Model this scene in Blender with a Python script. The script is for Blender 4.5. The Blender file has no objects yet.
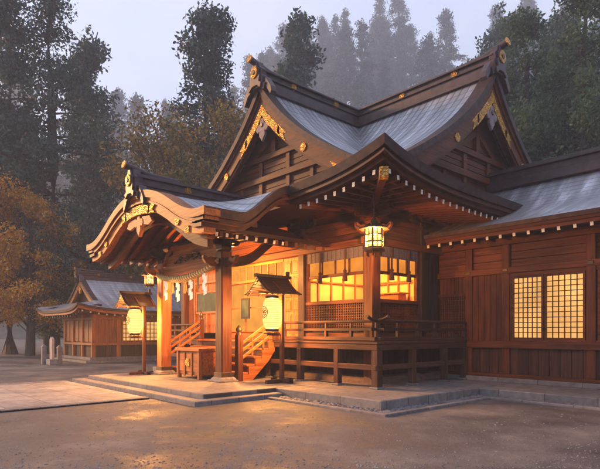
import bpy, math, random
from mathutils import Vector, Matrix

R = math.radians
rnd = random.Random(7)
S = bpy.context.scene
COL = S.collection
G = 0.10                      # ground level

# ------------------------------------------------------------------ helpers
WL = {}                       # world location of every object


class MB:
    """collects pieces of ONE mesh"""

    def __init__(self):
        self.v = []; self.f = []; self.m = []; self.uv = []; self.hasuv = False; self.smooth = []

    def add(self, vs, fs, m=0, uv=None, smooth=False):
        b = len(self.v)
        self.v += [tuple(p) for p in vs]
        if uv is None:
            self.uv += [(0, 0)] * len(vs)
        else:
            self.uv += uv; self.hasuv = True
        for f in fs:
            self.f.append([b + i for i in f]); self.m.append(m); self.smooth.append(smooth)
        return self

    def box(self, x0, x1, y0, y1, z0, z1, m=0):
        if x0 > x1: x0, x1 = x1, x0
        if y0 > y1: y0, y1 = y1, y0
        if z0 > z1: z0, z1 = z1, z0
        vs = [(x0, y0, z0), (x1, y0, z0), (x1, y1, z0), (x0, y1, z0),
              (x0, y0, z1), (x1, y0, z1), (x1, y1, z1), (x0, y1, z1)]
        fs = [(0, 3, 2, 1), (4, 5, 6, 7), (0, 1, 5, 4), (1, 2, 6, 5), (2, 3, 7, 6), (3, 0, 4, 7)]
        return self.add(vs, fs, m)

    def cbox(self, cx, cy, cz, sx, sy, sz, m=0):
        return self.box(cx - sx / 2, cx + sx / 2, cy - sy / 2, cy + sy / 2, cz - sz / 2, cz + sz / 2, m)

    def bar(self, p0, p1, w, h, m=0, up=(0, 0, 1), capm=None):
        """box from p0 to p1, w sideways, h along up"""
        p0 = Vector(p0); p1 = Vector(p1); d = (p1 - p0).normalized(); u = Vector(up)
        s = d.cross(u)
        if s.length < 1e-5: s = Vector((1, 0, 0))
        s.normalize(); u = s.cross(d).normalized()
        vs = []
        for p in (p0, p1):
            for a, b in ((-1, -1), (1, -1), (1, 1), (-1, 1)):
                vs.append(p + s * (a * w / 2) + u * (b * h / 2))
        self.add(vs, [(4, 5, 6, 7), (0, 1, 5, 4), (1, 2, 6, 5), (2, 3, 7, 6), (3, 0, 4, 7)], m)
        self.add(vs[:4], [(0, 3, 2, 1)], m if capm is None else capm)
        return self

    def tube(self, pts, rads, n=8, m=0, cap=True, smooth=True):
        pts = [Vector(p) for p in pts]
        if not isinstance(rads, (list, tuple)): rads = [rads] * len(pts)
        vs = []
        for i, p in enumerate(pts):
            d = (pts[min(i + 1, len(pts) - 1)] - pts[max(i - 1, 0)]).normalized()
            a = d.cross(Vector((0, 0, 1)))
            if a.length < 1e-3: a = Vector((1, 0, 0))
            a.normalize(); b = d.cross(a).normalized()
            for k in range(n):
                t = 2 * math.pi * k / n
                vs.append(p + a * math.cos(t) * rads[i] + b * math.sin(t) * rads[i])
        fs = []
        for i in range(len(pts) - 1):
            for k in range(n):
                k2 = (k + 1) % n
                fs.append((i * n + k, i * n + k2, (i + 1) * n + k2, (i + 1) * n + k))
        self.add(vs, fs, m, smooth=smooth)
        if cap:
            self.add(vs[:n], [tuple(range(n))], m); self.add(vs[-n:], [tuple(reversed(range(n)))], m)
        return self

    def lathe(self, c, prof, n=24, m=0, smooth=True, ang0=0.0, caps=True):
        vs = []
        for r, z in prof:
            for k in range(n):
                t = ang0 + 2 * math.pi * k / n
                vs.append((c[0] + r * math.cos(t), c[1] + r * math.sin(t), c[2] + z))
        fs = []
        for i in range(len(prof) - 1):
            for k in range(n):
                k2 = (k + 1) % n
                fs.append((i * n + k, i * n + k2, (i + 1) * n + k2, (i + 1) * n + k))
        self.add(vs, fs, m, smooth=smooth)
        if caps:
            self.add(vs[:n], [tuple(reversed(range(n)))], m); self.add(vs[-n:], [tuple(range(n))], m)
        return self

    def prism(self, outline, fn, d0, d1, m=0):
        """2D outline extruded; fn(a,b,d)->xyz"""
        n = len(outline)
        vs = [fn(a, b, d0) for a, b in outline] + [fn(a, b, d1) for a, b in outline]
        fs = [tuple(range(n)), tuple(reversed(range(n, 2 * n)))]
        for i in range(n):
            j = (i + 1) % n
            fs.append((i, i + n, j + n, j))
        return self.add(vs, fs, m)

    def grid(self, rows, m=0, uv=None, smooth=True):
        nr = len(rows); nc = len(rows[0])
        vs = [p for r in rows for p in r]
        u = [q for r in uv for q in r] if uv else None
        fs = []
        for i in range(nr - 1):
            for j in range(nc - 1):
                fs.append((i * nc + j, i * nc + j + 1, (i + 1) * nc + j + 1, (i + 1) * nc + j))
        return self.add(vs, fs, m, u, smooth)

    def sweep(self, path, profile, sign=1, m=0, mats=None, closed=False):
        """path of xyz; profile = closed polygon of (inset, dz); inset to the left*sign of travel"""
        n = len(path); k = len(profile); vs = []
        for i in range(n):
            p = Vector(path[i])
            a = Vector(path[i - 1]) if i > 0 or closed else None
            b = Vector(path[(i + 1) % n]) if i < n - 1 or closed else None
            ns = []
            for q0, q1 in ((a, p), (p, b)):
                if q0 is None or q1 is None: continue
                d = Vector((q1.x - q0.x, q1.y - q0.y, 0))
                if d.length < 1e-6: continue
                d.normalize(); ns.append(Vector((-d.y, d.x, 0)) * sign)
            nn = ns[0].copy()
            if len(ns) == 2:
                nn = ns[0] + ns[1]; nn = nn / max(0.3, nn.dot(ns[0]))
            for ins, dz in profile:
                vs.append((p.x + nn.x * ins, p.y + nn.y * ins, p.z + dz))
        b0 = len(self.v)
        self.v += vs; self.uv += [(0, 0)] * len(vs)
        for i in range(n if closed else n - 1):
            i2 = (i + 1) % n
            for j in range(k):
                j2 = (j + 1) % k
                self.f.append([b0 + i * k + j, b0 + i2 * k + j, b0 + i2 * k + j2, b0 + i * k + j2])
                self.m.append(mats[j] if mats else m); self.smooth.append(False)
        if not closed:
            self.f.append([b0 + j for j in range(k)]); self.m.append(m); self.smooth.append(False)
            self.f.append([b0 + (n - 1) * k + j for j in reversed(range(k))]); self.m.append(m); self.smooth.append(False)
        return self

    def build_pieces(self, name, mats, parent, bevel=0):
        """every separate piece becomes an object of its own"""
        par = list(range(len(self.v)))
        def find(i):
            while par[i] != i:
                par[i] = par[par[i]]; i = par[i]
            return i
        for f in self.f:
            for q in f[1:]: par[find(q)] = find(f[0])
        key = {}
        for i, p in enumerate(self.v): key.setdefault(tuple(round(c, 4) for c in p), []).append(i)
        for l in key.values():
            for q in l[1:]: par[find(q)] = find(l[0])
        groups = {}
        for i in range(len(self.f)): groups.setdefault(find(self.f[i][0]), []).append(i)
        out = []
        for g in groups.values():
            m = MB(); idx = {}
            for i in g:
                ff = []
                for q in self.f[i]:
                    if q not in idx: idx[q] = len(m.v); m.v.append(self.v[q]); m.uv.append(self.uv[q])
                    ff.append(idx[q])
                m.f.append(ff); m.m.append(self.m[i]); m.smooth.append(self.smooth[i])
            out.append(m.build(name, mats, parent, bevel=bevel))
        return out

    def build(self, name, mats, parent=None, origin=None, bevel=0, label=None):
        if not isinstance(mats, (list, tuple)): mats = [mats]
        if origin is None:
            origin = WL[parent.name] if parent else Vector((0, 0, 0))
        origin = Vector(origin)
        me = bpy.data.meshes.new(name)
        me.from_pydata([(p[0] - origin.x, p[1] - origin.y, p[2] - origin.z) for p in self.v], [], self.f)
        for mt in mats: me.materials.append(mt)
        for p, mi, sm in zip(me.polygons, self.m, self.smooth):
            p.material_index = mi; p.use_smooth = sm
        if self.hasuv:
            l = me.uv_layers.new(name='UVMap')
            for lp in me.loops: l.data[lp.index].uv = self.uv[lp.vertex_index]
        me.update()
        o = bpy.data.objects.new(name, me); COL.objects.link(o)
        if parent:
            o.parent = parent; o.location = origin - WL[parent.name]
        else:
            o.location = origin
        WL[o.name] = origin
        if bevel:
            bm = o.modifiers.new('bevel', 'BEVEL'); bm.width = bevel; bm.segments = 1
            bm.limit_method = 'ANGLE'; bm.angle_limit = R(40)
        if label: o['label'] = label
        return o


def thing(name, label, cat, loc, group=None):
    o = bpy.data.objects.new(name, None); COL.objects.link(o)
    o.empty_display_size = 0.3; o.location = loc; WL[o.name] = Vector(loc)
    o['label'] = label; o['category'] = cat
    if group: o['group'] = group
    return o


def tag(o, label, cat, group=None):
    o['label'] = label; o['category'] = cat
    if group: o['group'] = group
    return o


def place(src, parent, world):
    c = src.copy(); COL.objects.link(c); c.parent = parent
    world = Vector(world)
    c.location = world - (WL[parent.name] if parent else Vector((0, 0, 0)))
    WL[c.name] = world
    return c


def copy_thing(root, loc, label, scale=1.0, rotz=0.0):
    r = root.copy(); COL.objects.link(r); r.location = loc; r.scale = (scale,) * 3
    r.rotation_euler = (0, 0, rotz); WL[r.name] = Vector(loc); r['label'] = label
    for ch in list(root.children):
        c = ch.copy(); COL.objects.link(c); c.parent = r; WL[c.name] = WL[ch.name] - WL[root.name] + Vector(loc)
        for g in list(ch.children):
            d = g.copy(); COL.objects.link(d); d.parent = c; WL[d.name] = WL[g.name] - WL[root.name] + Vector(loc)
    return r


def interp(tab, x):
    """monotone-ish cubic through a table"""
    n = len(tab)
    if x <= tab[0][0]: return tab[0][1]
    if x >= tab[-1][0]:
        s = (tab[-1][1] - tab[-2][1]) / (tab[-1][0] - tab[-2][0])
        return tab[-1][1] + s * (x - tab[-1][0])
    for i in range(n - 1):
        if tab[i][0] <= x <= tab[i + 1][0]: break

    def sl(k):
        if k <= 0: return (tab[1][1] - tab[0][1]) / (tab[1][0] - tab[0][0])
        if k >= n - 1: return (tab[-1][1] - tab[-2][1]) / (tab[-1][0] - tab[-2][0])
        return (tab[k + 1][1] - tab[k - 1][1]) / (tab[k + 1][0] - tab[k - 1][0])
    x0, y0 = tab[i]; x1, y1 = tab[i + 1]; h = x1 - x0; t = (x - x0) / h
    m0, m1 = sl(i) * h, sl(i + 1) * h
    return ((2 * t**3 - 3 * t**2 + 1) * y0 + (t**3 - 2 * t**2 + t) * m0 + (-2 * t**3 + 3 * t**2) * y1 + (t**3 - t**2) * m1)


def lin(a, b, n): return [a + (b - a) * i / (n - 1) for i in range(n)]


def sstep(a, b, x):
    t = min(1, max(0, (x - a) / (b - a))); return t * t * (3 - 2 * t)


# ------------------------------------------------------------------ materials
def new_mat(name):
    m = bpy.data.materials.new(name); m.use_nodes = True
    nt = m.node_tree; b = nt.nodes['Principled BSDF']
    return m, nt, b


def ramp(nt, src, stops):
    r = nt.nodes.new('ShaderNodeValToRGB')
    e = r.color_ramp.elements
    e[0].position, e[0].color = stops[0][0], (*stops[0][1], 1)
    e[1].position, e[1].color = stops[-1][0], (*stops[-1][1], 1)
    for p, c in stops[1:-1]:
        k = e.new(p); k.color = (*c, 1)
    nt.links.new(src, r.inputs[0]); return r.outputs[0]


def noise(nt, scale, vec=None, detail=4, rough=0.55):
    n = nt.nodes.new('ShaderNodeTexNoise'); n.inputs['Scale'].default_value = scale
    n.inputs['Detail'].default_value = detail; n.inputs['Roughness'].default_value = rough
    if vec is not None: nt.links.new(vec, n.inputs['Vector'])
    return n.outputs['Fac']


def mapping(nt, scale, kind='Object'):
    tc = nt.nodes.new('ShaderNodeTexCoord'); mp = nt.nodes.new('ShaderNodeMapping')
    mp.inputs['Scale'].default_value = scale
    nt.links.new(tc.outputs[kind], mp.inputs['Vector']); return mp.outputs['Vector']


def mix(nt, fac, a, b, mode='MIX'):
    n = nt.nodes.new('ShaderNodeMix'); n.data_type = 'RGBA'; n.blend_type = mode
    for s, v in ((n.inputs[0], fac), (n.inputs[6], a), (n.inputs[7], b)):
        if hasattr(v, 'node'): nt.links.new(v, s)
        elif isinstance(v, (int, float)): s.default_value = v
        else: s.default_value = (*v, 1)
    return n.outputs[2]


def math_n(nt, op, a, b=None):
    n = nt.nodes.new('ShaderNodeMath'); n.operation = op
    for i, v in enumerate((a, b)):
        if v is None: continue
        if hasattr(v, 'node'): nt.links.new(v, n.inputs[i])
        else: n.inputs[i].default_value = v
    return n.outputs[0]


def bump(nt, b, h, strength=0.3, dist=0.02):
    n = nt.nodes.new('ShaderNodeBump'); n.inputs['Strength'].default_value = strength
    n.inputs['Distance'].default_value = dist
    nt.links.new(h, n.inputs['Height']); nt.links.new(n.outputs[0], b.inputs['Normal'])


def island(nt): return nt.nodes.new('ShaderNodeNewGeometry').outputs['Random Per Island']


def wood(name, col, axis='x', rough=0.55, var=0.65):
    m, nt, b = new_mat(name)
    sc = {'x': (0.35, 7, 7), 'y': (7, 0.35, 7), 'z': (7, 7, 0.35)}[axis]
    vec = mapping(nt, sc)
    g = noise(nt, 2.2, vec, 6, 0.6)
    big = noise(nt, 0.9, mapping(nt, (1, 1, 1)), 3)
    dark = tuple(c * 0.42 for c in col); lite = tuple(min(1, c * 1.55) for c in col)
    c = ramp(nt, g, [(0.28, dark), (0.5, col), (0.74, lite)])
    isl = math_n(nt, 'ADD', math_n(nt, 'MULTIPLY', island(nt), var), 1 - var / 2)
    bg = math_n(nt, 'ADD', math_n(nt, 'MULTIPLY', big, 0.8), 0.6)
    v = math_n(nt, 'MULTIPLY', isl, bg)
    c = mix(nt, 1.0, c, v, 'MULTIPLY')
    st = noise(nt, 1.7, mapping(nt, {'x': (.25, 1.5, 1.5), 'y': (1.5, .25, 1.5), 'z': (1.5, 1.5, .3)}[axis]), 7, .7)
    c = mix(nt, ramp(nt, st, [(.50, (0, 0, 0)), (.72, (.75,) * 3)]), c, tuple(x * .30 for x in col))
    wt = noise(nt, 2.6, mapping(nt, {'x': (.3, 3, 3), 'y': (3, .3, 3), 'z': (3, 3, .3)}[axis]), 8, .75)
    c = mix(nt, ramp(nt, wt, [(.58, (0, 0, 0)), (.78, (.5,) * 3)]), c, (col[0] * 1.6, col[0] * .58, col[0] * .24))
    nt.links.new(c, b.inputs['Base Color'])
    b.inputs['Roughness'].default_value = rough
    b.inputs['Specular IOR Level'].default_value = 0.18
    bump(nt, b, g, 0.5, 0.02)
    return m


RED = (0.080, 0.0225, 0.0075)
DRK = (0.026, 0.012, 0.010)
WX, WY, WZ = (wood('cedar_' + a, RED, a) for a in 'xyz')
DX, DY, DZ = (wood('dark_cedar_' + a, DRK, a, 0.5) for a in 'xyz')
GX, GY, GZ = (wood('grey_weathered_' + a, (0.058, 0.024, 0.015), a, 0.6) for a in 'xyz')
KX = wood('glow_gable_cypress', (0.42, 0.135, 0.024), 'x', 0.5, 0.2)  # orange base paints a warm glow into the porch bargeboards
LX, LY, LZ = (wood('light_cypress_' + a, (0.30, 0.095, 0.022), a, 0.5, 0.3) for a in 'xyz')


def roof_mat(name, col=(0.33, 0.335, 0.365), ribs=3.0, courses=2.2, ribk=1.0):
    m, nt, b = new_mat(name)
    tc = nt.nodes.new('ShaderNodeTexCoord'); uv = tc.outputs['UV']
    sep = nt.nodes.new('ShaderNodeSeparateXYZ'); nt.links.new(uv, sep.inputs[0])
    mp = nt.nodes.new('ShaderNodeMapping'); mp.inputs['Scale'].default_value = (1.6, 0.22, 1)
    nt.links.new(uv, mp.inputs['Vector'])
    highlight_streak = noise(nt, 1.6, mp.outputs[0], 6, 0.62)
    mp2 = nt.nodes.new('ShaderNodeMapping'); mp2.inputs['Scale'].default_value = (0.25, 0.35, 1)
    nt.links.new(uv, mp2.inputs['Vector'])
    highlight_blot = noise(nt, 1.3, mp2.outputs[0], 4)
    # shingle courses: saw-tooth in v; ribs in u
    fv = math_n(nt, 'FRACT', math_n(nt, 'MULTIPLY', sep.outputs[1], courses))
    fu = math_n(nt, 'PINGPONG', math_n(nt, 'MULTIPLY', sep.outputs[0], ribs), 0.5)
    rib = math_n(nt, 'GREATER_THAN', fu, 0.38)
    c = ramp(nt, highlight_streak, [(0.25, tuple(x * 0.55 for x in col)), (0.5, col), (0.72, tuple(min(1, x * 2.3) for x in col))])  # pale end of the streaks paints silvery highlights into the roof colour
    c = mix(nt, math_n(nt, 'MULTIPLY', math_n(nt, 'SUBTRACT', highlight_blot, 0.42), 1.6), c, (0.50, 0.50, 0.55))  # broad pale blots, also highlights painted into the colour
    line = math_n(nt, 'LESS_THAN', fv, 0.10)
    c = mix(nt, math_n(nt, 'MULTIPLY', line, 0.6), c, (0.04, 0.045, 0.06))
    c = mix(nt, math_n(nt, 'MULTIPLY', rib, 0.55 * ribk), c, (0.06, 0.065, 0.085))
    nt.links.new(c, b.inputs['Base Color'])
    b.inputs['Metallic'].default_value = 0.55
    rr = ramp(nt, highlight_streak, [(0.3, (0.50,) * 3), (0.7, (0.30,) * 3)])
    nt.links.new(rr, b.inputs['Roughness'])
    h = math_n(nt, 'ADD', math_n(nt, 'MULTIPLY', fv, 0.5), math_n(nt, 'MULTIPLY', rib, 0.8 * ribk))
    h = math_n(nt, 'ADD', h, math_n(nt, 'MULTIPLY', highlight_streak, 0.5))
    bump(nt, b, h, 0.8, 0.045)
    return m


ROOF = roof_mat('bark_copper_roof')
ROOF2 = roof_mat('wing_copper_roof', ribs=0.7, courses=3.6, ribk=0.10)


def plain(name, col, rough=0.5, metal=0.0, n=0.25, scale=6, bmp=0.2):
    m, nt, b = new_mat(name)
    f = noise(nt, scale, mapping(nt, (1, 1, 1)), 5)
    c = ramp(nt, f, [(0.3, tuple(x * (1 - n) for x in col)), (0.7, tuple(min(1, x * (1 + n)) for x in col))])
    nt.links.new(c, b.inputs['Base Color'])
    b.inputs['Roughness'].default_value = rough; b.inputs['Metallic'].default_value = metal
    if not metal: b.inputs['Specular IOR Level'].default_value = 0.2
    if bmp: bump(nt, b, f, bmp, 0.01)
    return m


EDGE = plain('roof_edge_bark', (0.046, 0.026, 0.024), 0.6, 0, 0.5, 5)
EDGEW = plain('roof_edge_board', (0.062, 0.020, 0.010), 0.5, 0, 0.4, 4)
RIDGE = plain('ridge_copper', (0.046, 0.028, 0.031), 0.5, 0.2, 0.5, 4)
GOLD = plain('gilt_fitting', (0.62, 0.31, 0.055), 0.38, 0.75, 0.6, 9, 0.9)
WHITE = plain('white_paint', (0.56, 0.49, 0.39), 0.7, 0, 0.35, 9)
PAPER = plain('white_paper', (0.82, 0.80, 0.76), 0.8, 0, 0.04)
STRAW = plain('straw', (0.50, 0.34, 0.13), 0.8, 0, 0.4, 30, 0.5)
IRON = plain('black_iron', (0.025, 0.023, 0.024), 0.45, 0.6)
BRONZE = plain('dark_bronze', (0.09, 0.055, 0.03), 0.45, 0.7)
TASSEL = plain('dark_tassel', (0.05, 0.02, 0.02), 0.8)
BLIND = plain('blue_grey_cloth', (0.075, 0.062, 0.085), 0.8, 0, 0.4, 20)
_nt = GOLD.node_tree; _b = _nt.nodes['Principled BSDF']
_v = _nt.nodes.new('ShaderNodeTexVoronoi'); _v.inputs['Scale'].default_value = 15; _v.feature = 'DISTANCE_TO_EDGE'
_nt.links.new(mapping(_nt, (1, 1, 1)), _v.inputs['Vector'])
_src = _b.inputs['Base Color'].links[0].from_socket
_nt.links.new(mix(_nt, ramp(_nt, _v.outputs['Distance'], [(0.02, (1, 1, 1)), (0.09, (0, 0, 0))]), _src, (0.22, 0.095, 0.02)), _b.inputs['Base Color'])
bump(_nt, _b, ramp(_nt, _v.outputs['Distance'], [(0.0, (0, 0, 0)), (0.25, (1, 1, 1))]), 0.8, 0.03)
ORN = plain('ornament_wood', (0.20, 0.15, 0.15), 0.6)
INWALL = plain('warm_plaster', (0.62, 0.38, 0.15), 0.7, 0, 0.12, 2)


def stone(name, col, scale=5, joints=None):
    m, nt, b = new_mat(name)
    f = noise(nt, scale, mapping(nt, (1, 1, 1)), 8, 0.65); g = noise(nt, 0.7, mapping(nt, (1, 1, 1)), 3)
    c = ramp(nt, f, [(0.3, tuple(x * 0.6 for x in col)), (0.52, col), (0.75, tuple(min(1, x * 1.35) for x in col))])
    c = mix(nt, math_n(nt, 'MULTIPLY', math_n(nt, 'SUBTRACT', g, 0.45), 1.5), c, tuple(x * 0.5 for x in col))
    h = f
    if joints:
        br = nt.nodes.new('ShaderNodeTexBrick'); br.offset = joints[2]
        br.inputs['Scale'].default_value = 1; br.inputs['Brick Width'].default_value = joints[0]
        br.inputs['Row Height'].default_value = joints[1]; br.inputs['Mortar Size'].default_value = 0.012
        br.inputs['Color1'].default_value = (1, 1, 1, 1); br.inputs['Color2'].default_value = (0.72, 0.72, 0.74, 1)
        br.inputs['Mortar'].default_value = (0.3, 0.28, 0.26, 1)
        nt.links.new(mapping(nt, (1, 1, 1)), br.inputs['Vector'])
        c = mix(nt, 1.0, c, br.outputs['Color'], 'MULTIPLY')
    nt.links.new(c, b.inputs['Base Color']); b.inputs['Roughness'].default_value = 0.75
    bump(nt, b, h, 0.4, 0.02)
    return m


STONE = stone('granite', (0.20, 0.175, 0.17), 5, (1.35, 0.9, 0.5))
STONED = stone('dark_granite', (0.15, 0.145, 0.155), 6)
PAVE = stone('paving_stone', (0.33, 0.29, 0.26), 3, (1.1, 1.1, 0.5))
PEB = plain('pebbles', (0.13, 0.125, 0.135), 0.7, 0, 0.5, 3)
PEB2 = plain('gravel_stone', (0.16, 0.145, 0.145), 0.8, 0, 0.6, 2)
PLAST = plain('kamebara_plaster', (0.15, 0.10, 0.08), 0.8)


def ground_mat():
    m, nt, b = new_mat('packed_earth')
    v = mapping(nt, (1, 1, 1))
    a = noise(nt, 0.45, v, 9, 0.68); f = noise(nt, 9, v, 8, 0.7); st = noise(nt, 60, v, 2)
    patch = noise(nt, 0.16, mapping(nt, (1, 1.8, 1)), 5, 0.65)
    c = ramp(nt, a, [(0.32, (0.030, 0.030, 0.040)), (0.5, (0.090, 0.080, 0.086)), (0.66, (0.215, 0.19, 0.175))])
    c = mix(nt, math_n(nt, 'MULTIPLY', f, 0.55), c, (0.045, 0.036, 0.038))
    moss = ramp(nt, patch, [(0.56, (0, 0, 0)), (0.68, (1, 1, 1))])
    c = mix(nt, math_n(nt, 'MULTIPLY', moss, 0.6), c, (0.055, 0.075, 0.03))
    c = mix(nt, math_n(nt, 'GREATER_THAN', st, 0.66), c, (0.22, 0.2, 0.19))
    nt.links.new(c, b.inputs['Base Color'])
    r = ramp(nt, a, [(0.36, (0.34,) * 3), (0.55, (0.8,) * 3)]); nt.links.new(r, b.inputs['Roughness'])
    bump(nt, b, math_n(nt, 'ADD', f, math_n(nt, 'MULTIPLY', st, 0.7)), 0.8, 0.05)
    return m


def emit(name, col, strength, transp=0.0, var=0.25, scale=2.0):
    m = bpy.data.materials.new(name); m.use_nodes = True; nt = m.node_tree
    for n in list(nt.nodes): nt.nodes.remove(n)
    out = nt.nodes.new('ShaderNodeOutputMaterial'); e = nt.nodes.new('ShaderNodeEmission')
    f = noise(nt, scale, mapping(nt, (1, 1, 1)), 3)
    c = ramp(nt, f, [(0.3, tuple(x * (1 - var) for x in col)), (0.7, tuple(x * (1 + var) for x in col))])
    nt.links.new(c, e.inputs[0]); e.inputs[1].default_value = strength
    if transp:
        t = nt.nodes.new('ShaderNodeBsdfTransparent'); mx = nt.nodes.new('ShaderNodeMixShader')
        mx.inputs[0].default_value = 1 - transp
        nt.links.new(t.outputs[0], mx.inputs[1]); nt.links.new(e.outputs[0], mx.inputs[2])
        nt.links.new(mx.outputs[0], out.inputs[0])
    else:
        nt.links.new(e.outputs[0], out.inputs[0])
    return m


LAMP = emit('lantern_paper', (1.0, 0.58, 0.17), 0.85, 0.5, 0.15, 3)
SHOJI = emit('lit_paper', (1.0, 0.50, 0.15), 0.36, 0, 0.40, 0.8)
PANEL = emit('lit_screen', (1.0, 0.38, 0.06), 0.36, 0, 0.22, 1.1)
TRANS = emit('lit_transom', (1.0, 0.32, 0.04), 0.33, 0, 0.25, 1.5)
SHOJI2 = emit('dim_lit_paper', (1.0, 0.50, 0.14), 0.35, 0, 0.25, 0.8)
PIC, _nt, _b = new_mat('green_glass')
_f = noise(_nt, 3, mapping(_nt, (1, 1, 0.5)), 4)
_nt.links.new(ramp(_nt, _f, [(0.35, (0.010, 0.020, 0.014)), (0.55, (0.022, 0.042, 0.030)), (0.7, (0.05, 0.07, 0.05))]), _b.inputs['Base Color'])
_b.inputs['Roughness'].default_value = 0.5; _b.inputs['Specular IOR Level'].default_value = .15


def leaf_mat(name, a, bcol, hue=(0.5, 0.5, 0.5)):
    m, nt, b = new_mat(name)
    isl = island(nt)
    big = noise(nt, 0.55, mapping(nt, (1, 1, 1)), 3)
    f = math_n(nt, 'ADD', math_n(nt, 'MULTIPLY', isl, 0.5), math_n(nt, 'MULTIPLY', math_n(nt, 'SUBTRACT', big, 0.25), 0.95))
    c = ramp(nt, f, [(0.15, tuple(x * 0.55 for x in a)), (0.45, a), (0.85, bcol)])
    nt.links.new(c, b.inputs['Base Color']); b.inputs['Roughness'].default_value = 0.6
    b.inputs['Specular IOR Level'].default_value = 0.25
    tr = nt.nodes.new('ShaderNodeBsdfTranslucent'); nt.links.new(c, tr.inputs[0])
    mx = nt.nodes.new('ShaderNodeMixShader'); mx.inputs[0].default_value = 0.35
    out = nt.nodes['Material Output']
    nt.links.new(b.outputs[0], mx.inputs[1]); nt.links.new(tr.outputs[0], mx.inputs[2]); nt.links.new(mx.outputs[0], out.inputs[0])
    return m


LF_CON = leaf_mat('conifer_needles', (0.026, 0.056, 0.050), (0.085, 0.150, 0.115))
LF_GRN = leaf_mat('green_leaves', (0.048, 0.088, 0.042), (0.14, 0.205, 0.085))
LF_ORG = leaf_mat('glow_tinted_leaves', (0.50, 0.21, 0.02), (0.85, 0.52, 0.07))  # golden leaf colour stands in for the amber glow at the left edge
LF_OLV = leaf_mat('olive_leaves', (0.14, 0.105, 0.028), (0.55, 0.30, 0.045))
BARK = wood('bark', (0.055, 0.045, 0.042), 'z', 0.85)

CAM = Vector((9.99, -12.07, 2.05)); AL = math.atan(470 / 522)
FW = Vector((-math.cos(AL), math.sin(AL), 0)); RT_ = Vector((math.sin(AL), math.cos(AL), 0))


def spot(px, depth, z=G):
    p = CAM + FW * depth + RT_ * ((px - 300) / 522 * depth); return Vector((p.x, p.y, z))



# ------------------------------------------------------------------ roof shapes
CX, CY = -7.05, 7.1
EV = 8.3                         # eave distance from the centre
GA, GB = 6.05, 7.05              # gable planes
PR = [(0, 12.2), (0.5, 11.55), (1.2, 10.78), (2.0, 10.05), (3.0, 9.28), (4.5, 8.33), (6.0, 7.52), (7.2, 7.02), (8.3, 6.65)]
def prof(d): return interp(PR, abs(d))
def up(u, v):
    a, b = min(abs(u), abs(v)), max(abs(u), abs(v))
    return 0.62 * (a / EV) ** 5 * sstep(5.0, 8.3, b)
def eave_z(t): return 6.65 + 0.62 * (abs(t) / EV) ** 5

PX0, PX1, PCX = -11.5, -2.6, -7.05     # porch roof
PY = -4.3
PP = [(0, 6.78), (0.8, 6.71), (1.5, 6.53), (2.1, 6.28), (2.7, 5.97), (3.2, 5.74), (3.7, 5.58), (4.1, 5.53), (4.45, 5.54)]
def porch(x): return interp(PP, abs(x - PCX))
YE = CY - EV                           # main front eave line (-1.3)
XE = CX + EV                           # main right eave line (1.05)
def porch_side(x, y):
    s = sstep(-3.1, YE, y); return porch(x) * (1 - s) + max(porch(x), 6.65) * s


hall = thing('shrine_hall', 'large dark cedar shrine hall with crossing gables, grey curved roofs and bow-gabled entrance porch',
             'shrine', (CX, CY, G))


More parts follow.
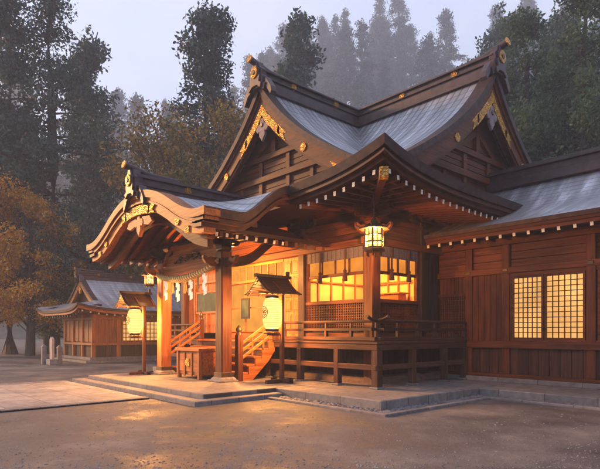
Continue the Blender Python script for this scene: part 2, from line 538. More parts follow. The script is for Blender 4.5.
def build_main_roof():
    mb = MB()
    L = [0]
    for i in range(1, 200): L.append(0)

    def arc(d):      # arc length from the ridge
        n = 24; s = 0; pz = prof(0); pd = 0
        for i in range(1, n + 1):
            q = d * i / n; z = prof(q); s += math.hypot(q - pd, z - pz); pd, pz = q, z
        return s
    # gable arms: (across unit, along unit, limit)
    us = [0, .12, .25, .5, .75, 1.0, 1.4, 1.8, 2.3, 2.8, 3.4, 4.0, 4.6, 5.2, GA]
    au = [arc(u) for u in us]
    for (dirx, diry, lim) in ((0, -1, GA), (0, 1, GA), (1, 0, GB), (-1, 0, GB)):
        for side in (-1, 1):
            rows = []; uvs = []
            for u, a in zip(us, au):
                row = []; uvr = []
                for t in lin(0, 1, 9):
                    al = u + (lim - u) * t
                    if dirx == 0: x, y = CX + side * u, CY + diry * al
                    else: x, y = CX + dirx * al, CY + side * u
                    row.append((x, y, prof(u))); uvr.append((al, a))
                rows.append(row); uvs.append(uvr)
            mb.grid(rows, 0, uvs)
    # skirts
    for (dirx, diry, lo) in ((0, -1, GA), (0, 1, GA), (1, 0, GB), (-1, 0, GB)):
        rows = []; uvs = []
        for v in lin(lo, EV, 12):
            row = []; uvr = []
            for t in lin(-1, 1, 61):
                p = t * v
                z = prof(v) + up(p, v)
                if dirx == 0: row.append((CX + p, CY + diry * v, z))
                else: row.append((CX + dirx * v, CY + p, z))
                uvr.append((p, arc(v)))
            rows.append(row); uvs.append(uvr)
        mb.grid(rows, 0, uvs)
    roof = mb.build('roof', ROOF, hall)
    # porch roof surface
    pb = MB()
    xs = lin(PX0, PX1, 57); ys = lin(PY, 1.2, 45)
    sarc = [0]
    for a, b in zip(xs, xs[1:]): sarc.append(sarc[-1] + math.hypot(b - a, porch(b) - porch(a)))
    rows = []; uvs = []
    for y in ys:
        row = []
        for x in xs:
            if y <= YE: z = porch_side(x, y)
            else: z = max(porch(x), prof(CY - y) - 0.03)
            row.append((x, y, z))
        rows.append(row); uvs.append([(y, s) for s in sarc])
    pb.grid(rows, 0, uvs)
    proof = pb.build('porch_roof', ROOF, hall)

    # eave edge : one loop round porch sides and main eaves
    path = []
    for y in lin(PY, YE, 16)[:-1]: path.append((PX1, y, porch_side(PX1, y)))
    for x in lin(PX1, XE, 22)[:-1]: path.append((x, YE, eave_z(x - CX)))
    for y in lin(YE, CY + EV, 40)[:-1]: path.append((XE, y, eave_z(y - CY)))
    for x in lin(XE, CX - EV, 40)[:-1]: path.append((x, CY + EV, eave_z(x - CX)))
    for y in lin(CY + EV, YE, 40)[:-1]: path.append((CX - EV, y, eave_z(y - CY)))
    for x in lin(CX - EV, PX0, 14)[:-1]: path.append((x, YE, eave_z(x - CX)))
    for y in lin(YE, PY, 16): path.append((PX0, y, porch_side(PX0, y)))
    e = MB()
    e.sweep(path, [(-0.03, 0.035), (0.25, 0.03), (0.4, -0.2), (0.02, -0.22)], 1, 0)
    e.sweep(path, [(0.10, -0.215), (0.5, -0.2), (0.5, -0.31), (0.10, -0.32)], 1, 1)
    e.sweep(path, [(0.05, -0.315), (0.55, -0.3), (0.55, -0.375), (0.05, -0.38)], 1, 1)
    e.sweep(path, [(0.20, -0.37), (0.7, -0.3), (0.7, -0.46), (0.20, -0.5)], 1, 1)
    e.build('eave_edge', [EDGE, EDGEW], roof)
    # soffit under the main eaves
    so = MB()
    for (dirx, diry) in ((0, -1), (1, 0), (-1, 0), (0, 1)):
        rows = []
        for v, zz in ((7.9, None), (7.0, None), (6.0, 6.36)):
            row = []
            for t in lin(-1, 1, 41):
                p = t * v
                ez = eave_z(t * EV)
                z = zz if zz else (ez - 0.42 if v > 7.5 else (ez - 0.42) * 0.5 + 6.36 * 0.5)
                row.append((CX + p, CY + diry * v, z) if dirx == 0 else (CX + dirx * v, CY + p, z))
            rows.append(row)
        so.grid(rows, 0, None, False)
    so.build('soffit', WX, roof)
    # rafters : one mesh, copied
    rb = MB(); rb.bar((0, 0, 0), (0, 2.0, 0), 0.10, 0.13, 0, capm=1)
    r0 = None
    def put(x, y, z, rot):
        nonlocal r0
        if r0 is None:
            r0 = rb.build('rafter', [WY, WHITE], roof, origin=(0, 0, 0)); r0.location = Vector((x, y, z)) - WL[roof.name]
            WL[r0.name] = Vector((x, y, z)); o = r0
        else:
            o = place(r0, roof, (x, y, z))
        o.rotation_euler = rot
    x = -2.3
    while x < 0.75:
        z = eave_z(x - CX) - 0.66
        put(x, YE + 0.22, z, (math.atan2(6.24 - z, 2.0), 0, 0)); x += 0.375
    y = YE + 0.5
    while y < 5.9:
        z = eave_z(y - CY) - 0.66
        put(XE - 0.22, y, z, (math.atan2(6.24 - z, 2.0), 0, R(90))); y += 0.375
    # corner rafter with gilt cap
    cb = MB(); zc = eave_z(EV) - 0.98
    cb.bar((XE - 0.12, YE + 0.12, zc), (-1.15, 1.15, 6.2), 0.2, 0.26, 0)
    cb.bar((XE - 0.06, YE + 0.06, zc + 0.02), (XE - 0.2, YE + 0.2, zc - 0.0), 0.23, 0.30, 1)
    cb.build('corner_rafter', [WX, GOLD], roof)
    return roof, proof


roof, proof = build_main_roof()


def band(mb, half, zf, fn, d0, d1, t0, t1, m=0, n=40, lo=0.0):
    """curved board below a gable curve: half = max offset, between normal offsets t0..t1 (downwards)"""
    for side in (-1, 1):
        top = []; bot = []
        for s in lin(lo, half, n):
            e = 0.01
            sl = (zf(s + e) - zf(max(0, s - e))) / (e + min(s, e)) if s > 0 else (zf(e) - zf(0)) / e
            k = math.sqrt(1 + sl * sl)
            top.append((side * s, zf(s) - t0 * k)); bot.append((side * s, zf(s) - t1 * k))
        vs = []
        for (a, b) in top + bot: vs.append(fn(a, b, d0))
        for (a, b) in top + bot: vs.append(fn(a, b, d1))
        fs = []
        for i in range(n - 1):
            fs.append((i, i + 1, n + i + 1, n + i))
            fs.append((2 * n + i, 3 * n + i, 3 * n + i + 1, 2 * n + i + 1))
            fs.append((i, 2 * n + i, 2 * n + i + 1, i + 1))
            fs.append((n + i, n + i + 1, 3 * n + i + 1, 3 * n + i))
        fs.append((0, n, 3 * n, 2 * n)); fs.append((n - 1, 3 * n - 1, 4 * n - 1, 2 * n - 1))
        mb.add(vs, fs, m)


def gegyo(mb, fn, cz, d0, d1, s=1.0, m=0):
    """hanging gable pendant with lobes"""
    pts = [(-.10, .42), (.10, .42), (.14, .2), (.36, .16), (.42, -.02), (.30, -.16), (.18, -.12), (.20, -.3), (.09, -.42), (0, -.56),
           (-.09, -.42), (-.20, -.3), (-.18, -.12), (-.30, -.16), (-.42, -.02), (-.36, .16), (-.14, .2)]
    mb.prism([(a * s, cz + b * s) for a, b in pts], fn, d0, d1, m)


def disc(mb, fn, a, z, d0, d1, r, m=0, n=14):
    mb.prism([(a + r * math.cos(2 * math.pi * k / n), z + r * math.sin(2 * math.pi * k / n)) for k in range(n)], fn, d0, d1, m)


ONI = [(-.52, -.35), (-.60, -.12), (-.40, -.05), (-.46, .18), (-.34, .30), (-.38, .50), (-.22, .62), (-.16, .82), (0, .92),
       (.16, .82), (.22, .62), (.38, .50), (.34, .30), (.46, .18), (.40, -.05), (.60, -.12), (.52, -.35), (.2, -.18), (-.2, -.18)]


def ridge(name, fn, z0, h, d_front, d_back, w, s, parent, disc_at):
    """ridge box with capping, front ornament, log finial; fn(a across, z, d along inwards)"""
    mb = MB()
    def bx(a0, a1, za, zb, da, db, m=0):
        mb.prism([(a0, za), (a1, za), (a1, zb), (a0, zb)], fn, da, db, m)
    bx(-w * .62, w * .62, z0 - .25, z0 + h * .22, d_front + .05, d_back)
    bx(-w * .46, w * .46, z0 + h * .22, z0 + h * .82, d_front + .08, d_back)
    bx(-w * .60, w * .60, z0 + h * .40, z0 + h * .47, d_front + .07, d_back)
    bx(-w * .66, w * .66, z0 + h * .80, z0 + h * .92, d_front - .05, d_back)
    bx(-w * .42, w * .42, z0 + h * .92, z0 + h * 1.05, d_front - .02, d_back)
    for d in disc_at:
        for sd in (-1, 1):
            n = 14; r = 0.15 * s; zc = z0 + h * .62
            mb.add([fn(sd * (w * .46 + q), zc + r * math.cos(2 * math.pi * k / n), d + r * math.sin(2 * math.pi * k / n)) for q in (0, .05) for k in range(n)],
                   [tuple(range(n)), tuple(range(n, 2 * n))] + [(k, (k + 1) % n, n + (k + 1) % n, n + k) for k in range(n)], 1)
    rg = mb.build(name, [RIDGE, GOLD], parent, bevel=0.012)
    ob = MB()
    ob.prism([(a * s, z0 + .05 + b * s * 1.05) for a, b in ONI], fn, d_front - .16, d_front + .12)
    ob.prism([(a * s * .72, z0 + .10 + b * s * .95) for a, b in ONI], fn, d_front - .24, d_front - .16)
    disc(ob, fn, 0, z0 + .05 + .42 * s, d_front - .29, d_front - .24, .24 * s, 1)
    disc(ob, fn, 0, z0 + .05 + .42 * s, d_front - .32, d_front - .29, .10 * s, 0)
    for sd in (-1, 1):         # scroll feet running down the slope
        ob.prism([(sd * .50 * s, z0 - .10), (sd * .85 * s, z0 - .62 * s), (sd * .95 * s, z0 - .50 * s), (sd * 0.9 * s, z0 - .28 * s), (sd * .55 * s, z0 + .2)],
                 fn, d_front - .10, d_front + .18)
    ob.build('ridge_end_ornament', [RIDGE, GOLD], rg, bevel=0.015)
    lg = MB()
    p0 = fn(0, z0 + h * 1.0 + .34 * s, d_front - .45 * s); p1 = fn(0, z0 + h + .10, d_front + .5); p2 = fn(0, z0 + h + .08, d_front + 1.6)
    lg.tube([p0, p1, p2], [.135 * s, .125 * s, .11 * s], 12)
    q = Vector(p0) + (Vector(p0) - Vector(p1)).normalized() * .05
    lg.tube([q, p0], [.16 * s, .16 * s], 12, 1)
    lg.build('ridge_log', [RIDGE, GOLD], rg)
    return rg


def gable(fn, lim, name_seed, half):
    """fn(a, z, d): a across, d = distance inwards from the verge plane"""
    # verge (roof edge thickness)
    g = MB()
    band(g, half, prof, fn, -0.06, 0.5, -0.05, 0.16, 0)
    g.build('verge_edge', EDGE, roof)
    b = MB()
    band(b, half, prof, fn, 0.04, 0.32, 0.165, 0.30, 0)
    band(b, half - .05, prof, fn, 0.10, 0.34, 0.30, 0.66, 0)
    band(b, half - .1, prof, fn, 0.16, 0.36, 0.66, 0.76, 0)
    bb = b.build('bargeboard', WX if name_seed == 'a' else WY, roof)
    gd = MB()
    # gilt chevron at the peak
    band(gd, 1.15, prof, fn, 0.085, 0.12, 0.46, 0.74, 0, 12, 0.0)
    for sd in (-1, 1):
        zc = prof(1.35) - .80
        gd.prism([(sd * 1.05, prof(1.05) - .62), (sd * 1.55, prof(1.55) - .60), (sd * 1.35, prof(1.35) - .80), (sd * 1.5, prof(1.5) - .98), (sd * 1.0, prof(1.0) - 1.0)], fn, 0.085, 0.13)
        disc(gd, fn, sd * 2.55, prof(2.55) - .62, 0.06, 0.13, .16)
        q = half - 1.75
        gd.prism([(sd * q, prof(q) - .52), (sd * (q + 1.5), prof(q + 1.5) - .50), (sd * (q + 1.3), prof(q + 1.3) - .95), (sd * (q + .55), prof(q + .5) - .86), (sd * (q + .1), prof(q) - 1.0), (sd * (q + .3), prof(q + .3) - .75)],
                 fn, 0.075, 0.13)
    gd.build_pieces('gilt_fitting', GOLD, bb)
    pn = MB()
    gegyo(pn, fn, prof(0) - 1.75, 0.10, 0.22, 1.0, 0)
    disc(pn, fn, 0, prof(0) - 1.62, 0.06, 0.10, .10, 1, 8)
    pn.build('gable_pendant', [ORN, BRONZE], bb, bevel=0.02)
    # recessed gable wall with beams
    w = MB(); D = 0.85
    base = prof(lim) + 0.02
    n = 24; pts = [(a, max(base, prof(a) - .25)) for a in lin(-half, half, 2 * n + 1)]
    w.prism([(-half, base - .4)] + pts + [(half, base - .4)], fn, D, D + .15, 0)
    bm = MB()
    def amax(z):
        q = 0.0
        while q < half and prof(q) - .5 > z: q += .05
        return q
    def hb(a, z, th, pr):
        a = amax(z + th)
        bm.prism([(-a, z), (a, z), (a, z + th), (-a, z + th)], fn, D - pr, D + .02)
    hb(half - .6, base + .12, .26, .22); hb(half - 1.4, base + .95, .24, .2); hb(half - 2.55, base + 1.85, .22, .18)
    for a in (-.9, .9): bm.prism([(a - .12, base + .3), (a + .12, base + .3), (a + .12, base + 2.0), (a - .12, base + 2.0)], fn, D - .12, D + .02)
    bm.prism([(-.15, base + 1.9), (.15, base + 1.9), (.12, base + 3.4), (-.12, base + 3.4)], fn, D - .16, D + .02)
    for sd in (-1, 1):
        bm.prism([(sd * .12, base + 3.0), (sd * .12, base + 2.7), (sd * 1.2, base + 2.05), (sd * 1.5, base + 2.05)], fn, D - .14, D + .02)
        for a in (2.3,):
            bm.prism([(sd * (a - .1), base + .3), (sd * (a + .1), base + .3), (sd * (a + .1), base + 1.0), (sd * (a - .1), base + 1.0)], fn, D - .1, D + .02)
    for k in range(9):       # plank shadows lines
        z = base + .45 + k * .22
        a = amax(z + .17)
        if a > .5: w.prism([(-a, z), (a, z), (a, z + .17), (-a, z + .17)], fn, D - .03, D + .02)
    gw = w.build('gable_wall', WX if name_seed == 'a' else WY, hall)
    bm.build_pieces('gable_beam', WX if name_seed == 'a' else WY, gw, bevel=0.01)


fnA = lambda a, z, d: (CX + a, CY - GA + d, z)
fnB = lambda a, z, d: (CX + GB - d, CY + a, z)
gable(fnA, GA, 'a', 5.7)
gable(fnB, GB, 'b', 6.6)
fnA2 = lambda a, z, d: (CX + a, CY + GA - d, z)
fnB2 = lambda a, z, d: (CX - GB + d, CY + a, z)
for f_, ax, hh, lm in ((fnA2, WX, 5.7, GA), (fnB2, WY, 6.6, GB)):
    g_ = MB(); band(g_, hh, prof, f_, -0.06, 0.5, -0.05, 0.3, 0); g_.build('verge_edge', EDGE, roof)
    w_ = MB(); pts_ = [(a, max(prof(lm), prof(a) - .25)) for a in lin(-hh, hh, 41)]
    w_.prism([(-hh, prof(lm) - .4)] + pts_ + [(hh, prof(lm) - .4)], f_, .6, .75); w_.build('gable_wall', DX, hall)
ridge('ridge', fnA, 12.12, 0.62, -0.05, 2 * GA + .05, 0.60, 1.0, roof, (1.6, 4.2))
ridge('ridge', fnB, 12.135, 0.62, -0.05, 2 * GB + .05, 0.60, 1.0, roof, (1.6, 4.2))
fnP = lambda a, z, d: (PCX + a, PY + d, z)
ridge('ridge', fnP, 6.78, 0.62, 0.0, 5.6, 0.5, 0.85, proof, (1.9,))


# ------------------------------------------------------------------ porch gable (karahafu)
def porch_gable():
    g = MB()
    band(g, 4.47, lambda s: porch(PCX + s), fnP, -0.05, 0.5, -0.04, 0.20, 0, 60)
    b = MB(); zf = lambda s: porch(PCX + s)
    band(g, 4.40, zf, fnP, 0.03, 0.5, 0.205, 0.30, 0, 60)
    band(g, 4.40, zf, fnP, 0.0, 0.5, 0.305, 0.37, 0, 60)
    band(b, 4.22, zf, fnP, 0.10, 0.5, 0.375, 0.64, 0, 60)
    g.build('verge_edge', LX, proof)
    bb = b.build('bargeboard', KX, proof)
    c = MB()
    band(c, 4.0, zf, fnP, 0.34, 0.62, 0.62, 0.74, 0, 60)
    band(c, 3.7, zf, fnP, 0.55, 0.75, 0.70, 0.98, 0, 60)
    c.build('inner_bargeboard', WX, proof)
    gd = MB()
    # gilt crown plate with curled ends
    band(gd, 0.95, zf, fnP, 0.04, 0.12, 0.42, 0.72, 0, 20)
    for sd in (-1, 1):
        gd.prism([(sd * .9, 6.35), (sd * 1.35, 6.22), (sd * 1.15, 6.08), (sd * 1.3, 5.92), (sd * .8, 6.0)], fnP, .04, .12)
        disc(gd, fnP, sd * 2.75, porch(PCX + 2.75) - .52, .05, .13, .13)
        gd.cbox(PCX + sd * 3.35, PY + .10, porch(PCX + 3.35) - .60, .24, .10, .20)
    gd.build_pieces('gilt_fitting', GOLD, bb)
    p = MB(); gegyo(p, fnP, 5.78, .10, .24, .85)
    for sd in (-1, 1):
        p.prism([(sd * .2, 6.0), (sd * .8, 5.95), (sd * 1.0, 5.72), (sd * .7, 5.62), (sd * .3, 5.7)], fnP, .12, .22)
    p.build('gable_pendant', LX, bb, bevel=0.02)
    # underside: ceiling with arched ribs
    ce = MB(); rows = []
    for y in lin(PY + .3, 1.15, 12):
        rows.append([(x, y, porch(x) - .50) for x in lin(PX0 + .35, PX1 - .35, 41)])
    ce.grid(rows, 0)
    cl = ce.build('porch_ceiling', WY, proof)
    rib = MB()
    for k in range(11):
        y = PY + .75 + k * .42
        f2 = lambda a, z, d, yy=y: (PCX + a, yy + d, z)
        band(rib, 4.05, zf, f2, 0, .13, .51, .66, 0, 40)
    rib.build_pieces('arched_rib', WX, cl)
    # eave rafters with pale ends along the porch sides
    ra = MB()
    for k in range(8):
        y = PY + .6 + k * .36
        for sd in (1, -1):
            xo = PCX + sd * 4.12
            ra.bar((xo, y, porch(xo) - .62), (PCX + sd * 2.6, y, porch(PCX + 2.6) - .70), .09, .11, 0, capm=1)
    ra.build_pieces('side_rafter', [WX, WHITE], cl)


porch_gable()

# ------------------------------------------------------------------ stone platform and ground
gm = MB()
gm.grid([[(x, y, G) for x in lin(-190, 210, 9)] for y in lin(-190, 210, 9)], 0, None, False)
go = gm.build('ground', ground_mat()); go['kind'] = 'structure'
pm = MB(); pm.box(-11.6, -4.25, -46, -5.15, G - .2, G + .035)
for x in (-11.6, -4.25 - .3): pm.box(x, x + .3, -46, -5.15, G - .2, G + .05, 1)
po = pm.build('path', [PAVE, STONE], bevel=0.01); po['kind'] = 'structure'

plat = thing('stone_platform', 'low grey stone platform with two broad steps carrying the shrine hall', 'platform', (-5, 0, G))
a = MB(); a.box(-10.75, -2.3, -4.55, 0.6, G, .362); a.build('upper_step', STONE, plat, bevel=0.02)
a = MB(); a.box(-11.25, -1.95, -5.0, -1.9, G - .1, .232); a.build('lower_step', STONE, plat, bevel=0.02)
a = MB(); a.box(-2.31, 1.8, -2.0, 15, G - .05, .354); a.build('hall_base', STONE, plat, bevel=0.02)
a = MB(); a.box(-13.9, -2.312, -.3, 14, G - .05, .3535); a.build('hall_base', STONE, plat, bevel=0.02)
a = MB(); a.box(1.806, 26, 2.65, 12, G - .05, .345); a.build('wing_base', STONE, plat, bevel=0.02)
kb = MB()
kb.box(-1.94, 2.42, -2.62, -2.46, G - .1, G + .06); kb.box(2.26, 2.42, -2.459, 2.14, G - .1, G + .06); kb.box(2.26, 26, 2.141, 2.30, G - .1, G + .06)
ko = kb.build('kerb', STONE, bevel=0.015); ko['kind'] = 'structure'
bd = MB(); bd.box(-1.94, 2.26, -2.46, -1.99, G, G + .012); bd.box(1.81, 2.26, -1.99, 2.64, G, G + .012); bd.box(2.261, 26, 2.30, 2.64, G, G + .011)
bo = bd.build('drain_bed', STONED); bo['kind'] = 'structure'
pb = MB()
def pebble(mb, x, y, z, r):
    n = 6; sx, sy, sz = r * rnd.uniform(.8, 1.4), r * rnd.uniform(.8, 1.3), r * rnd.uniform(.55, .9); a0 = rnd.random() * 6
    vs = [(x, y, z + sz)]
    for q, zz in ((.75, .6), (1, 0)):
        for k in range(n):
            t = a0 + 2 * math.pi * k / n; vs.append((x + sx * q * math.cos(t), y + sy * q * math.sin(t), z + sz * zz))
    fs = [(0, 1 + k, 1 + (k + 1) % n) for k in range(n)] + [(1 + k, 7 + k, 7 + (k + 1) % n, 1 + (k + 1) % n) for k in range(n)]
    mb.add(vs, fs, 0, None, True)
for k in range(420): pebble(pb, rnd.uniform(-1.9, 2.22), rnd.uniform(-2.44, -2.04), G + .01, rnd.choice((.03, .04, .05, .075)))
for k in range(420): pebble(pb, rnd.uniform(1.86, 2.22), rnd.uniform(-2.4, 2.6), G + .01, rnd.choice((.03, .04, .05, .075)))
for k in range(500): pebble(pb, rnd.uniform(2.3, 9), rnd.uniform(2.33, 2.6), G + .01, rnd.choice((.03, .04, .05, .07)))
pbo = pb.build('drain_pebbles', PEB); tag(pbo, 'grey pebbles filling the drain channel along the stone platform', 'pebbles'); pbo['kind'] = 'stuff'

gs = MB(); gr = random.Random(4)
for k in range(5200):
    u = gr.random(); dd = 7.5 + 16 * u * u; q = spot(gr.uniform(-10, 610), dd)
    if q.y > -5.3 and q.x < -1.6 or q.x < 2.6 and q.y > -2.8 or q.y > 1.9: continue
    if -11.8 < q.x < -4.1 and q.y < -4.9: continue
    pebble(gs, q.x, q.y, G - .004, gr.choice((.008, .011, .014, .02)))
gso = gs.build('gravel', PEB2); tag(gso, 'fine loose gravel scattered over the earth forecourt', 'gravel'); gso['kind'] = 'stuff'
# ------------------------------------------------------------------ hall body
ZD = 1.75                     # veranda deck
WA, WB = 1.2, -1.2            # facade planes (y of A, x of B)
XL, YB = -13.3, 12.8


def planks_h(mb, x0, x1, y, z0, z1, h=.23, th=.05, m=0, axis='x', out=-1):
    z = z0
    while z < z1 - .02:
        zz = min(z + h - .012, z1); o = rnd.uniform(0, .014)
        if axis == 'x': mb.box(x0, x1, y + out * o, y - out * th, z, zz, m)
        else: mb.box(y + out * o, y - out * th, x0, x1, z, zz, m)
        z += h


def planks_v(mb, x0, x1, y, z0, z1, w=.24, th=.05, m=0, axis='x', out=-1):
    x = x0; n = max(1, round((x1 - x0) / w)); w = (x1 - x0) / n
    for i in range(n):
        a, b = x0 + i * w, x0 + (i + 1) * w - .010; o = rnd.uniform(0, .014)
        if axis == 'x': mb.box(a, b, y + out * o, y - out * th, z0, z1, m)
        else: mb.box(y + out * o, y - out * th, a, b, z0, z1, m)


# upper walls
a = MB(); planks_h(a, XL, WB - .2, WA + .06, 5.2, 6.42, .245); a.build('upper_wall', WX, hall, bevel=0.008)
a = MB(); planks_h(a, WA + .2, YB, WB - .06, 5.2, 6.42, .245, axis='y', out=1); a.build('upper_wall', WY, hall, bevel=0.008)
a = MB(); a.box(XL, XL + .12, WA, YB, .36, 6.4); a.box(XL, WB, YB - .12, YB, .36, 6.4); a.build('rear_wall', DX, hall)
# lower wall below deck: plaster mound and dark boards
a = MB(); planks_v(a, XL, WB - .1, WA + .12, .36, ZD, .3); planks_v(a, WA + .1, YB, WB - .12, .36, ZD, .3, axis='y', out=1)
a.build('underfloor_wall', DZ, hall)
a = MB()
kp = [(-.30, .0), (-.28, .10), (-.16, .20), (.1, .24), (.1, 0)]
a.prism([(WA + d, .354 + z) for d, z in kp], lambda p, q, d: (d, p, q), XL, WB + .3)
a.prism([(WB - d, .354 + z) for d, z in kp], lambda p, q, d: (p, d, q), WA - .3, 5.0)
a.build('foundation_mound', PLAST, hall)


def post(x, y, z0, z1, w, m, parent=hall, name='post', bev=0.03):
    p = MB(); p.box(x - w / 2, x + w / 2, y - w / 2, y + w / 2, z0, z1); return p.build(name, m, parent, bevel=bev)


post(WB, WA, .36, 5.72, .42, WZ)
post(-4.52, WA, .36, 6.0, .34, DZ); post(-9.95, WA, .36, 6.0, .34, WZ); post(XL, WA, .36, 6.2, .36, WZ)
post(WB, 3.88, .36, 6.0, .34, DZ)


def hbeam(x0, x1, y0, y1, z0, z1, m, parent=hall, name='beam', bev=0.015):
    b = MB(); b.box(x0, x1, y0, y1, z0, z1); return b.build(name, m, parent, bevel=bev)


# horizontal ties
hbeam(XL - .2, WB + .45, WA - .20, WA + .1, 4.93, 5.17, WX)
hbeam(WB - .1, WB + .20, WA - .45, 5.1, 4.93 + .003, 5.17 - .003, WY)
hbeam(XL, WB - .22, WA - .12, WA + .05, 5.72, 5.9, WX); hbeam(WB - .05, WB + .12, WA + .22, YB, 5.72, 5.9, WY)
hbeam(XL, WB + .5, WA - .15, WA + .1, 6.16, 6.38, WX); hbeam(WB - .1, WB + .15, WA - .5, YB, 6.163, 6.377, WY)
hbeam(-4.34, WB - .22, WA - .10, WA + .1, 3.03, 3.16, WX); hbeam(WB - .1, WB + .10, WA + .22, 3.7, 3.03, 3.16, WY)
hbeam(-4.34, WB - .22, WA - .10, WA + .1, ZD, 2.02, WX); hbeam(WB - .1, WB + .10, WA + .22, 5.0, ZD, 2.02, WY)


def window(axis, a0, a1, c, out, seedn):
    """sitting-height opening with transom, cloth valance, tassels and lattice dado. axis 'x': facade along x at y=c"""
    wx, wz = (WX, WZ) if axis == 'x' else (WY, WZ)
    def B(mb, p0, p1, d0, d1, z0, z1, m=0):
        d0, d1 = c + out * d0, c + out * d1
        if axis == 'x': mb.box(p0, p1, d0, d1, z0, z1, m)
        else: mb.box(d0, d1, p0, p1, z0, z1, m)
    f = MB()
    B(f, a0, a0 + .12, -.06, .07, 3.16, 4.93); B(f, a1 - .12, a1, -.06, .07, 3.16, 4.93)
    B(f, a0 + .12, a1 - .12, -.05, .06, 4.80, 4.93); B(f, a0 + .12, a1 - .12, -.05, .06, 4.00, 4.10)
    n = 4
    for k in range(1, n):
        p = a0 + .12 + (a1 - a0 - .24) * k / n
        B(f, p - .035, p + .035, -.03, .04, 4.10, 4.80)
    w = f.build('window', wx, hall, bevel=0.008)
    g = MB(); B(g, a0 + .12, a1 - .12, -.025, -.015, 4.10, 4.62); g.build('transom_pane', TRANS, w)
    v = MB()
    nn = 26
    for k in range(nn):
        p = a0 + .10 + (a1 - a0 - .2) * k / nn; q = a0 + .10 + (a1 - a0 - .2) * (k + 1) / nn
        B(v, p, q, .075 + .012 * (k % 2), .095 + .012 * (k % 2), 4.56, 4.92)
    v.build('valance', BLIND, w)
    for t in (.28, .70):
        p = a0 + (a1 - a0) * t
        s = MB()
        cc = (p, c + out * .14, 0) if axis == 'x' else (c + out * .14, p, 0)
        s.box(cc[0] - .035, cc[0] + .035, cc[1] - .012, cc[1] + .012, 4.18, 4.9)
        s.lathe((cc[0], cc[1], 3.80), [(.085, 0), (.095, .03), (.075, .22), (.05, .28), (.07, .33), (.06, .38), (.02, .4)], 10)
        s.build('tassel', TASSEL, w)
    # lattice dado
    d = MB()
    B(d, a0, a1, -.08, -.04, 2.02, 3.03, 1)
    m = int((a1 - a0) / .085)
    for k in range(m + 1):
        p = a0 + (a1 - a0) * k / m
        B(d, p - .016, p + .016, -.035, .03, 2.06, 3.03)
    for k in range(11):
        z = 2.08 + k * .088
        B(d, a0, a1, -.03, .02, z, z + .03)
    d.build('lattice_panel', [wx, DZ], w)
    return w


window('x', -4.33, WB - .22, WA, -1, 1)
window('y', WA + .22, 3.70, WB, 1, 2)

# lit interior of the corner room
rm = MB()
rm.box(-4.50, -1.32, 4.6, 4.7, ZD, 5.0, 0)        # back wall
rm.box(-4.60, -4.50, 1.32, 4.6, ZD, 5.0, 0)
rm.box(-4.50, -1.32, 1.32, 4.6, ZD - .06, ZD, 1)
rm.box(-4.50, -1.32, 1.32, 4.6, 4.93, 4.99, 0)
rm.box(-1.40, -1.32, 3.75, 4.6, ZD, 5.0, 0)
rm.build('interior_room', [INWALL, LX], hall)
ib = MB()
for x in (-4.2, -3.7, -3.2, -2.7, -2.2, -1.75): ib.box(x - .03, x + .03, 4.54, 4.6, ZD, 4.93)
ib.box(-4.5, -1.4, 4.53, 4.6, 3.95, 4.05); ib.box(-4.5, -1.4, 4.53, 4.6, 2.6, 2.68)
for y in (1.9, 2.6, 3.3, 4.0): ib.box(-4.5, -4.44, y - .03, y + .03, ZD, 4.93)
for z in (3.95,): ib.box(-4.5, -4.43, 1.32, 4.55, z, z + .06)
ib.build_pieces('interior_batten', LZ, hall)
sh = MB(); sh.box(-3.6, -2.2, 3.9, 4.4, ZD, 3.5); sh.box(-3.7, -2.1, 3.85, 4.45, 3.5, 3.56)
sh.build('interior_cabinet', LX, hall, bevel=0.01)

# entrance bay behind the porch: lit screens, panelled door
en = MB()
def screen(x0, x1, z0, z1, y, rows, cols):
    f = MB(); t = .055
    f.box(x0, x0 + t, y, y + .06, z0, z1); f.box(x1 - t, x1, y, y + .06, z0, z1)
    for r_ in range(rows + 1):
        z = z0 + (z1 - z0 - t) * r_ / rows; f.box(x0 + t, x1 - t, y + .002, y + .058, z, z + t)
    for c_ in range(1, cols):
        x = x0 + (x1 - x0) * c_ / cols; f.box(x - .015, x + .015, y + .01, y + .05, z0 + t, z1 - t)
    o = f.build('sliding_screen', LX, hall, bevel=0.006)
    p = MB(); p.box(x0 + t, x1 - t, y + .028, y + .04, z0 + t, z1 - t); p.build('paper_pane', PANEL, o)
for k in range(3): screen(-9.7 + k * 1.30, -9.7 + k * 1.30 + 1.27, 2.03, 4.15, WA + .12, 2, 1)
tr = MB(); trp = MB()
tr.box(-9.75, -5.75, WA + .02, WA + .16, 4.15, 4.27); tr.box(-9.75, -5.75, WA + .02, WA + .16, 4.82, 4.93)
for k in range(9): tr.box(-9.75 + k * .495, -9.75 + k * .495 + .05, WA + .03, WA + .15, 4.27, 4.82)
o = tr.build('transom', LX, hall, bevel=0.006); trp.box(-9.7, -5.78, WA + .09, WA + .10, 4.27, 4.82); trp.build('paper_pane', PANEL, o)
dr = MB()
dr.box(-5.74, -4.70, WA + .04, WA + .12, 2.0, 4.93)
for (z0, z1) in ((2.1, 2.75), (2.85, 3.3), (3.4, 4.2), (4.3, 4.8)):
    for (x0, x1) in ((-5.64, -5.26), (-5.18, -4.80)):
        dr.box(x0, x1, WA + .02, WA + .05, z0, z1); dr.box(x0 + .06, x1 - .06, WA + .0, WA + .03, z0 + .06, z1 - .06)
dr.build('panelled_door', LZ, hall, bevel=0.012)
pc = MB(); pc.box(-8.55, -7.95, WA - .02, WA + .02, 2.62, 3.5, 1); pc.box(-8.48, -8.02, WA - .03, WA - .02, 2.70, 3.42, 0)
pc.build('framed_panel', [PIC, DZ], hall)
hbeam(-9.8, -4.7, WA - .14, WA + .2, ZD, 2.0, LX, name='threshold')
